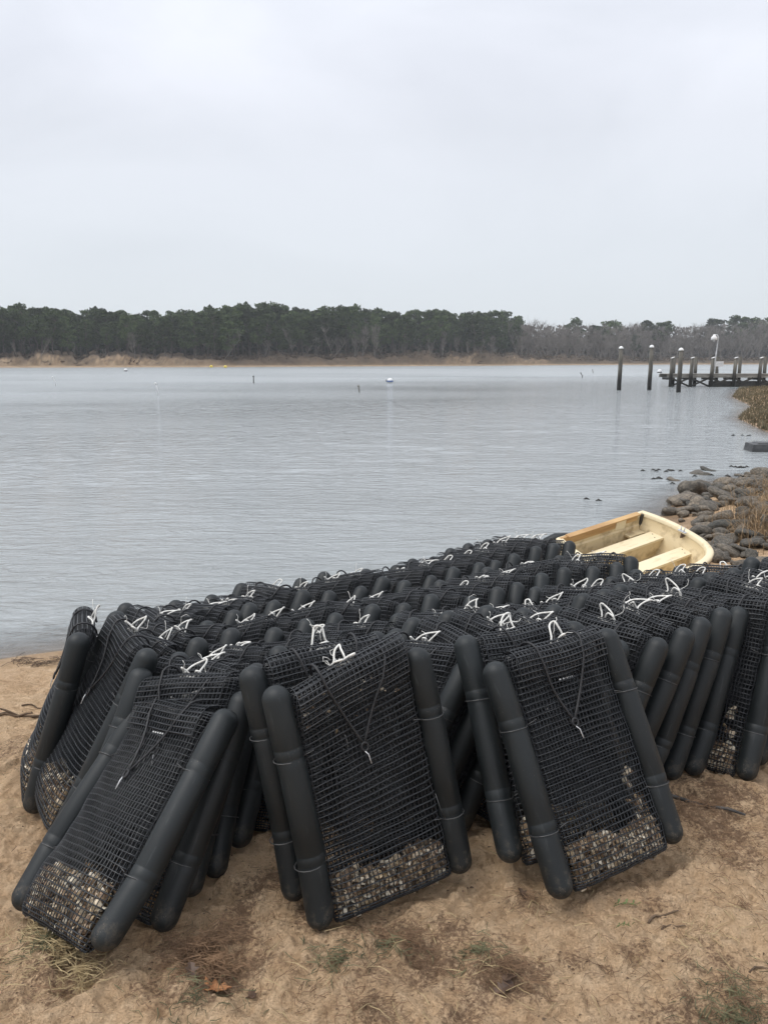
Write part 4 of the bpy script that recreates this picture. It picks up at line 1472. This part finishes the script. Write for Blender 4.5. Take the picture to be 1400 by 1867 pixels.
def tie_mesh(side, z, tail):
    """wire round the float into the edge of the net"""
    mb = MB()
    pts = []
    for k in range(15):
        a = 2 * PI * k / 14
        pts.append(((FR + .0018) * math.cos(a), (FR + .0018) * math.sin(a), z + .004 * math.sin(a)))
    mb.tube(pts, .0016, 5)
    mb.tube([(-side * FR * .9, -.028, z + .001), (-side * (FR + .012), -.03, z + .005), (-side * (FR + .03), -.034, z + .010)], .0016, 5)
    if tail:
        mb.tube([(-side * FR * .8, -.034, z), (-side * FR * 1.15, -.045, z + .04), (-side * FR * 1.25, -.04, z + .09)], .0014, 5)
    return mb.mesh('tie_wire', M['wire'])


float_meshes = [float_mesh(k) for k in range(7)]
ties = {}
for s in (-1, 1):
    for i, z in enumerate((.153, .473)):
        for t in (0, 1): ties[(s, i, t)] = tie_mesh(s, z, t)
bags = [Bag(1, .012, .006, .042, .002, .075), Bag(2, .016, .010, .045, .003, -.012), Bag(3, .026, .022, .038, .0025, .0), Bag(4, .010, .004, .046, .003, .014), Bag(5, .018, .012, .043, .0035, .012),
        Bag(6, .014, .012, .048, .0045, -.006), Bag(7, .034, .042, .038, .003, 0)]
nets = [b.net() for b in bags]
flaps = [b.flap() for b in bags]
cords = [b.cord() for b in bags]
ropes = [rope_mesh(50 + k) for k in range(12)]
shells = {k: shells_mesh(70 + k, bags[k], (.078, .085, .105, .075, .08, .08, .15)[k], 950, {0: ((-.17, .15), (.50, .645)), 3: ((.12, .16), (.10, .24))}.get(k)) for k in (0, 1, 2, 3, 4, 6)}
mb = MB()
for k in range(5): mb.box((-.03 + .0135 * k, -.030, .572), (.0080, .003, .0048))
tag_mesh = mb.mesh('tag_strip', M['tagw'])

rng = random.Random(3)
GROUP = 'mesh oyster bags stacked on the beach'


def make_bag(tl, tr, lean, label, variant=None, rope=None, with_tag=None, shells_label=None, tail=False):
    """tl, tr: world points of the upper cap centres; lean: unit vector along the bag, foot to crown"""
    tl, tr, ln = Vector(tl), Vector(tr), Vector(lean).normalized()
    w = (tr - tl); w = (w - ln * w.dot(ln)).normalized()
    nb = ln.cross(w).normalized()          # local +Y, away from the face
    o_ = (tl + tr) / 2 - ln * BL
    e = empty('oyster_bag')
    e.matrix_world = Matrix(((w.x, nb.x, ln.x, o_.x), (w.y, nb.y, ln.y, o_.y), (w.z, nb.z, ln.z, o_.z), (0, 0, 0, 1)))
    tag(e, label, 'oyster bag', GROUP)
    k = rng.randrange(6) if variant is None else variant
    link('netting', nets[k], e)
    link('top_flap', flaps[k], e)
    c = link('bungee_cord', cords[k][0], e)
    link('hook', cords[k][1], c)
    link('hook_wire', cords[k][2], c)
    if rope is not None or rng.random() < .88:
        link('rope_loop', ropes[rng.randrange(12) if rope is None else rope], e)
    if with_tag if with_tag is not None else rng.random() < .22:
        link('tag_strip', tag_mesh, e)
    for s in (-1, 1):
        f = link('float', float_meshes[rng.randrange(7)], e)
        f.location = (s * BW_ / 2, rng.uniform(-.006, .006), rng.uniform(-.010, .012))
        f.rotation_euler = (rng.uniform(-.02, .02), rng.uniform(-.02, .02), 0)
        for i in (0, 1):
            link('tie_wire', ties[(s, i, 1 if (tail and i == 0 and s == 1) else 0)], f)
    if shells_label:
        sh = link('oyster_shells', shells[k])
        sh.matrix_world = e.matrix_world.copy()
        tag(sh, shells_label, 'oysters', kind='stuff')
    return e


def hdg(a):
    return Vector((math.cos(R(a)), math.sin(R(a)), 0))


# fronts of the stack, each set where it leans
def posed(tl, tr, bl, br, *a, **k):
    tl, tr, bl, br = (Vector(p) for p in (tl, tr, bl, br))
    return make_bag(tl, tr, (tl + tr - bl - br), *a, **k)


posed((-.323, 2.252, .612), (.108, 2.456, .660), (-.195, 2.126, -.002), (.236, 2.330, .047),
      'black mesh oyster bag standing front and centre of the stack, its face to the viewer', 0, 0, False, 'pale shell heap in the foot of the front centre bag', True)
off = Vector((-.39, .88, 0)).normalized() * .135
posed(*[Vector(p) + off + Vector((-.03, -.02, dz)) for p, dz in (((-.323, 2.252, .612), .012), ((.108, 2.456, .660), .0), ((-.195, 2.126, -.002), .0), ((.236, 2.330, .047), 0))],
      'black mesh oyster bag directly behind the front centre bag, only its left float clear', 1, 3, False, None)
posed((.367, 2.472, .605), (.787, 2.702, .619), (.531, 2.208, .046), (.951, 2.438, .061),
      'black mesh oyster bag right of the front centre bag, leaning back towards the left', 3, 5, True, 'pale shell heap in the foot of the front bag on the right')
off = Vector((-.47, .88, 0)).normalized() * .15
posed(*[Vector(p) + off for p in ((.352, 2.470, .610), (.772, 2.700, .624), (.480, 2.180, .046), (.900, 2.410, .061))],
      'black mesh oyster bag tucked behind the right front bag, its left float showing', 4, 2, False, 'shells in the foot of the bag tucked behind the right front bag')
posed((-.872, 2.678, .380), (-.516, 2.370, .470), (-1.117, 2.270, -.047), (-.761, 1.962, .043),
      'black mesh oyster bag nearest the viewer at lower left, lying well back', 2, 1, True, 'pale shell heap in the foot of the lower left bag')


def row(name, pts, n, first_label, deeper, variants=None, roll0=0.0, shells_first=None, used=0, turn=9.0, roll_first=3.0, loose=1.0):
    """pts: (x, y, z of the right upper cap, heading in degrees) along the row; n bags, evenly spaced"""
    P = np.array([p[:3] for p in pts])
    s = np.concatenate([[0], np.cumsum(np.linalg.norm(np.diff(P[:, :2], axis=0), axis=1))])
    for i in range(n):
        t = s[-1] * i / max(1, n - 1) + (rng.uniform(-.016, .016) if i else 0)
        x, y, z = (float(np.interp(t, s, P[:, k])) for k in range(3))
        h = float(np.interp(t, s, [p[3] for p in pts])) + (min(i, 4) / 4 * turn + rng.uniform(-8, 8) * loose if i else 0)
        H = hdg(h)
        foot = base_z(np.array([x - H.x * .4]), np.array([y - H.y * .4]))[0]
        c = max(.68, min(.95, (z - foot - .045) / BL)) + (rng.uniform(-.025, .025) if i else 0)
        rl = R(roll0 * min(1, .4 + i / 4) * (1 - .45 * t / s[-1]) + rng.uniform(-4, 4) * loose) if i else R(roll_first)
        w = Vector((H.y * math.cos(rl), -H.x * math.cos(rl), math.sin(rl)))
        ln = Vector((H.x * math.sqrt(1 - c * c), H.y * math.sqrt(1 - c * c), c))
        ln = (ln - w * ln.dot(w)).normalized()            # the whole bag follows the slope of the beach
        tr = Vector((x + rng.uniform(-.008, .008), y + rng.uniform(-.008, .008), foot + .045 + ln.z * BL))
        lab = first_label if i == 0 else 'black mesh oyster bag, %s from the front in the %s' % (ORD[i + used], deeper)
        make_bag(tr - w * BW_, tr, ln, lab, variants[i] if variants and i < len(variants) else None, None, None, shells_first if i == 0 else None)


ORD = ['first', 'second', 'third', 'fourth', 'fifth', 'sixth', 'seventh', 'eighth', 'ninth', 'tenth', 'eleventh', 'twelfth', 'thirteenth', 'fourteenth', 'fifteenth', 'sixteenth', 'seventeenth',
       'eighteenth', 'nineteenth', 'twentieth', 'twenty-first', 'twenty-second', 'twenty-third', 'twenty-fourth', 'twenty-fifth', 'twenty-sixth']
row('far left bag', [(-1.17, 2.97, .51, 20), (-1.1, 3.0, .51, 20)], 1,
    'black mesh oyster bag at the far left, seen from its float side', '', [6], 0, 'shells in the foot of the far left bag')
row('shore row', [(-.90, 3.34, .42, 42), (-.74, 3.60, .40, 46), (-.50, 3.95, .38, 42), (-.12, 4.24, .36, 38), (.22, 4.42, .36, 40), (.53, 4.64, .37, 43), (.96, 4.95, .38, 44), (1.22, 5.16, .38, 44)], 18,
    'black mesh oyster bag at the head of the row nearest the water', 'row nearest the water', [1, 3], 9, loose=.6)
posed((-1.115, 3.17, .535), (-.865, 2.76, .52), (-1.395, 3.02, -.035), (-1.145, 2.61, -.05),
      'black mesh oyster bag second from the left, its foot bulging with shells', 2, None, False, 'pale shell heap in the foot of the bulging bag at left')
row('second row', [(-.80, 2.93, .45, 38), (-.72, 3.14, .44, 42), (-.55, 3.30, .43, 42), (-.38, 3.46, .42, 38), (-.10, 3.67, .42, 35), (.14, 3.80, .42, 34), (.35, 3.85, .42, 34), (.56, 3.93, .42, 38), (.93, 4.24, .43, 42), (1.13, 4.34, .43, 40), (1.47, 4.55, .43, 40)], 17,
    'black mesh oyster bag directly behind the bulging left bag, topped with white cord', 'second row from the water', [4, 1], 14, None, 1, 12, loose=.6)
row('third row', [(-.47, 2.47, .50, 56), (-.50, 2.74, .48, 52), (-.42, 2.94, .47, 48), (-.26, 3.08, .46, 42), (.0, 3.19, .46, 36), (.31, 3.29, .46, 32), (.69, 3.46, .46, 34), (.93, 3.54, .46, 36), (1.33, 3.82, .46, 38), (1.78, 4.03, .46, 34), (2.06, 4.15, .46, 32)], 20,
    'black mesh oyster bag directly behind the lower left bag with a tall white loop', 'third row from the water', [0, 5, 1], 14, turn=12, loose=.6)
row('right row', [(.30, 2.80, .47, 42), (.60, 2.88, .50, 42), (.88, 2.87, .52, 42), (1.05, 2.90, .53, 44), (1.21, 3.02, .54, 44), (1.38, 3.15, .54, 44), (1.50, 3.28, .53, 44)], 10,
    'black mesh oyster bag leaning right in the gap between the two front bags', 'row behind the right front bag', None, -4, turn=-2, roll_first=0, loose=.4)
row('edge row', [(1.66, 3.22, .55, 42), (1.81, 3.32, .54, 42), (2.35, 3.75, .54, 42)], 6,
    'black mesh oyster bag at the right edge with dark shells showing at its foot', 'row at the right edge', [3, 1], 0, 'dark shells in the foot of the bag at the right edge', turn=0, loose=.3)

# ------------------------------------------------------------------ litter on the sand
def gz(x, y):
    return ground_z(x, y)


rng = np.random.RandomState(33)


def litter(name, clumps, mat, label, cat, lo, hi, r=.0009, lift=.012):
    """thin bent stems lying about in patches: (x, y, spread, count)"""
    V, Fq = [], []
    xs, ys, hs = [], [], []
    items = []
    for cx, cy, sp, n, mound in clumps:
        for _ in range(n):
            a, q = rng.rand() * 2 * PI, abs(rng.randn()) * .6
            items.append((cx + math.cos(a) * q * sp, cy + math.sin(a) * q * sp * .8, mound * math.exp(-q * q)))
    A = np.array(items)
    zz = base_z(A[:, 0], A[:, 1]) + relief(A[:, 0], A[:, 1])
    for (x, y, mo), z in zip(items, zz):
        L_ = rng.uniform(lo, hi)
        a = rng.rand() * 2 * PI
        d = np.array([math.cos(a), math.sin(a), rng.randn() * .12])
        s = np.array([-math.sin(a), math.cos(a), 0]) * r * rng.uniform(.7, 1.5)
        p = np.array([x, y, z + .003 + rng.rand() * (lift + mo)])
        bend = np.array([-math.sin(a), math.cos(a), 0]) * L_ * rng.randn() * .12 + np.array([0, 0, L_ * .05])
        pts = [p - d * L_ / 2, p + bend, p + d * L_ / 2]
        b = len(V)
        for k, q in enumerate(pts):
            w = 1 if k < 2 else .3
            V += [q - s * w, q + s * w, q + np.array([0, 0, r * 1.6 * w])]
        for k in range(2):
            for e in range(3):
                Fq.append((b + k * 3 + e, b + k * 3 + (e + 1) % 3, b + k * 3 + 3 + (e + 1) % 3, b + k * 3 + 3 + e))
    o = link(name, np_mesh(name, np.array(V), np.array(Fq), M[mat], False))
    return tag(o, label, cat, kind='stuff')


litter('pine_needles', [(-.53, 2.03, .13, 900, .045), (-.46, 1.95, .09, 420, .03), (.07, 2.04, .19, 260, .01), (.34, 1.93, .14, 220, .01), (.93, 1.79, .24, 300, .01), (-.27, 2.30, .2, 160, .01), (1.22, 2.78, .25, 260, .012),
                        (-.05, 1.79, .12, 90, .006), (1.15, 2.45, .25, 160, .006), (.46, 2.24, .1, 70, .01), (.6, 1.95, .5, 110, .003), (-.2, 1.85, .5, 110, .003), (1.1, 2.2, .45, 130, .003), (-1.5, 2.7, .5, 70, .003), (-.9, 1.9, .3, 60, .003)],
       'needle', 'brown pine needles strewn and clumped over the sand', 'pine needles', .018, .065, .0007)
litter('dry_straw', [(-1.02, 2.12, .12, 150, .05), (-.92, 2.02, .12, 130, .04), (-.84, 1.96, .08, 90, .03), (.3, 1.95, .7, 46, .002), (1.0, 2.1, .5, 40, .002), (-.3, 1.8, .5, 24, .002), (-1.6, 3.0, .5, 20, .002)],
       'straw', 'pale dry straw caught at the foot of the lower left bag and scattered over the sand', 'straw', .03, .09, .0009)
litter('green_weed', [(.90, 1.76, .15, 190, .012), (-.13, 1.98, .10, 90, .006), (.27, 2.0, .08, 70, .006), (.02, 2.02, .07, 60, .008), (.93, 1.84, .1, 80, .01), (-.5, 1.84, .16, 70, .004), (-.98, 2.08, .12, 130, .03)], 'weed',
       'matted grey-green weed in small patches on the sand', 'weed', .02, .06, .0011)
_t = rng.rand(60)
litter('shore_wrack', [(-3.0 + 2.4 * t_, 4.40 + 1.35 * t_ - .1 * math.sin(t_ * 40), .10, 5, .0) for t_ in _t], 'twig', 'thin dark line of weed and twigs left by the water at left', 'seaweed', .02, .11, .0018, .004)
# crumbs of bark and clods
V, Fq = [], []
cx = np.concatenate([rng.uniform(-1.2, 1.6, 1300), rng.uniform(-2.2, -.6, 300)]); cy = np.concatenate([rng.uniform(1.62, 2.9, 1300), rng.uniform(2.2, 4.2, 300)])
cz = base_z(cx, cy) + relief(cx, cy)
for x, y, z in zip(cx, cy, cz):
    s = abs(rng.randn()) * .0018 + .0012
    b = len(V)
    c = np.array([x, y, z + s * .3])
    for d in ((1.3, 0, 0), (-.3, 1, 0), (-.8, -.7, .1), (0, 0, .9)):
        V.append(c + np.array(d) * s * (1 + .3 * rng.randn(3)))
    Fq += [(b, b + 1, b + 3), (b + 1, b + 2, b + 3), (b + 2, b, b + 3)]
tag(link('bark_crumbs', np_mesh('bark_crumbs', np.array(V), np.array(Fq), M['twig'], False)), 'dark crumbs of bark scattered over the trampled sand', 'debris', kind='stuff')


def oak_leaf(x, y, s, rz, mat, label, tilt=.25):
    """lobed leaf, cupped, lying on the sand"""
    lob = [(0, -.55, .04), (.06, -.4, .05), (.22, -.36, .1), (.12, -.2, .05), (.36, -.08, .13), (.17, .06, .06), (.38, .24, .14), (.16, .30, .07), (.20, .48, .1), (.04, .56, .05)]
    pts = [(a, b, c) for a, b, c in lob] + [(-a * .95, b + .02, c * 1.1) for a, b, c in lob[::-1]]
    mb = MB()
    n = len(pts)
    top = [(a * s, b * s, (c + .03 * math.sin(b * 9)) * s) for a, b, c in pts]
    mid = [(0, b * s, .02 * s) for a, b, c in lob] + [(0, b * s, .02 * s) for a, b, c in lob[::-1]]
    V = top + mid
    Fq = []
    for k in range(n - 1):
        if k == n // 2 - 1: continue
        Fq.append((k, k + 1, n + k + 1, n + k))
    V2 = V + [(a, b, c - .0012) for a, b, c in V]
    m_ = len(V)
    F2 = Fq + [tuple(m_ + i for i in f[::-1]) for f in Fq] + [(k, m_ + k, m_ + k + 1, k + 1) for k in range(n - 1)]
    mb.add(V2, F2)
    e = tag(empty('oak_leaf', (x, y, gz(x, y) + .006), rz), label, 'leaf')
    e.rotation_euler = (tilt, tilt * .5, rz)
    mb.build('blade', M[mat], e)
    mb = MB(); mb.tube([(0, -.5 * s, .02 * s), (.02 * s, -.72 * s, .06 * s), (.06 * s, -.9 * s, .05 * s)], .0014, 5); mb.build('stem', M['twig'], e)


oak_leaf(-.455, 1.875, .088, 1.9, 'oak', 'large orange-brown oak leaf lying at the near edge of the needle clump')
oak_leaf(-.52, 1.90, .055, .4, 'oakd', 'curled dark oak leaf left of the orange one', .5)
oak_leaf(-.36, 1.885, .05, 3.9, 'oakd', 'small grey-brown leaf right of the orange oak leaf', .4)
oak_leaf(.345, 1.905, .075, 2.6, 'oakd', 'dark wet leaf folded on the sand below the gap between the front bags', .35)
oak_leaf(.315, 1.865, .06, 5.1, 'oakd', 'second dark leaf lying below the folded wet one', .2)
oak_leaf(.435, 2.235, .05, .7, 'oakd', 'brown leaf tucked against the left float of the right front bag', .5)


def twig(x0, y0, x1, y1, r, mat, label, forks=(), sag=.02):
    n = 7
    pts = []
    for k in range(n):
        t = k / (n - 1)
        x, y = x0 + (x1 - x0) * t, y0 + (y1 - y0) * t + sag * math.sin(t * 5)
        pts.append((x, y, gz(x, y) + r * .8 + .004 * math.sin(t * 9)))
    e = tag(empty('twig', pts[0]), label, 'stick')
    loc = lambda p: tuple(np.array(p) - np.array(pts[0]))
    mb = MB(); mb.tube([loc(p) for p in pts], [r, r * 1.02, r * .95, r * .9, r * .85, r * .75, r * .5], 7); mb.build('stem', M[mat], e)
    for t, dx, dy, dz in forks:
        p = np.array(pts[int(t * (n - 1))])
        q = p + np.array([dx, dy, dz])
        mb = MB(); mb.tube([loc(p), loc((p + q) / 2 + [0, .004, .004]), loc(q)], [r * .7, r * .55, r * .3], 6); mb.build('branch', M[mat], e)


twig(1.02, 2.94, 1.33, 2.72, .0085, 'stick', 'dark grey stick lying on the sand right of the right front bag')
twig(-2.10, 3.86, -1.72, 3.98, .010, 'twig', 'forked brown branch on the sand beside the far left bag', ((.5, -.12, -.03, .07), (.66, .10, -.05, .04)))
twig(-1.95, 4.06, -1.83, 4.08, .004, 'twig', 'short dark twig nearest the water at left')
twig(.80, 2.16, .90, 2.21, .004, 'twig', 'thin forked twig beside the green sprig', ((.5, .03, -.04, .004),))
twig(.83, 2.13, .90, 2.15, .003, 'twig', 'thin short twig below the forked one by the green sprig')
twig(.40, 2.03, .46, 2.0, .0015, 'straw', 'pale thin straw stalk above the dark wet leaf')
twig(1.00, 1.93, 1.12, 1.90, .003, 'twig', 'dark thin twig at lower right on the sand')
twig(.13, 2.12, .15, 2.06, .0016, 'straw', 'pale splinter beside the reddish needle patch')
twig(.44, 2.19, .52, 2.21, .002, 'straw', 'pale curved stalk under the edge of the right front bag')


def sprig(x, y, s, label):
    e = tag(empty('green_sprig', (x, y, gz(x, y) + .004)), label, 'plant')
    mb = MB(); mb.tube([(-s, 0, .002), (0, .006, .012), (s, 0, .006)], .0012, 5); mb.build('stem', M['sprig'], e)
    for k in range(7):
        t = -1 + 2 * k / 6
        a = rng.uniform(.5, 1.2) * (1 if k % 2 else -1)
        l = s * rng.uniform(.35, .6)
        p = np.array([t * s, 0, .008])
        q = p + np.array([math.cos(a) * l, math.sin(a) * l, rng.uniform(.004, .02)])
        n_ = np.array([-math.sin(a), math.cos(a), 0]) * l * .22
        m_ = (p + q) / 2 + np.array([0, 0, .004])
        mb = MB()
        dn = np.array([0, 0, -.0008])
        mb.add([p, m_ + n_, q, m_ - n_, p + dn, m_ + n_ + dn, q + dn, m_ - n_ + dn], [(0, 1, 2, 3), (7, 6, 5, 4), (0, 4, 5, 1), (1, 5, 6, 2), (2, 6, 7, 3), (3, 7, 4, 0)])
        mb.build('leaf', M['sprig'], e)


sprig(.745, 2.215, .035, 'fresh green sprig on the sand below the right front bag')
sprig(.715, 2.13, .022, 'small green leaf pair nearer the viewer than the fresh sprig')

# ------------------------------------------------------------------ damp air between here and the far shore
bpy.context.view_layer.update()
m = bpy.data.materials.new('damp_air')
m.use_nodes = True
m.node_tree.nodes.clear()
vo = m.node_tree.nodes.new('ShaderNodeVolumePrincipled')
vo.inputs['Color'].default_value = (.84, .87, .90, 1)
vo.inputs['Density'].default_value = .00042
vo.inputs['Anisotropy'].default_value = 0.0
mo = m.node_tree.nodes.new('ShaderNodeOutputMaterial')
m.node_tree.links.new(vo.outputs[0], mo.inputs['Volume'])
HAZE = True
if HAZE:
    mb = MB()
    mb.box((0, 1250, 12), (3400, 3000, 32))
    tag(mb.build('haze', m), kind='stuff')
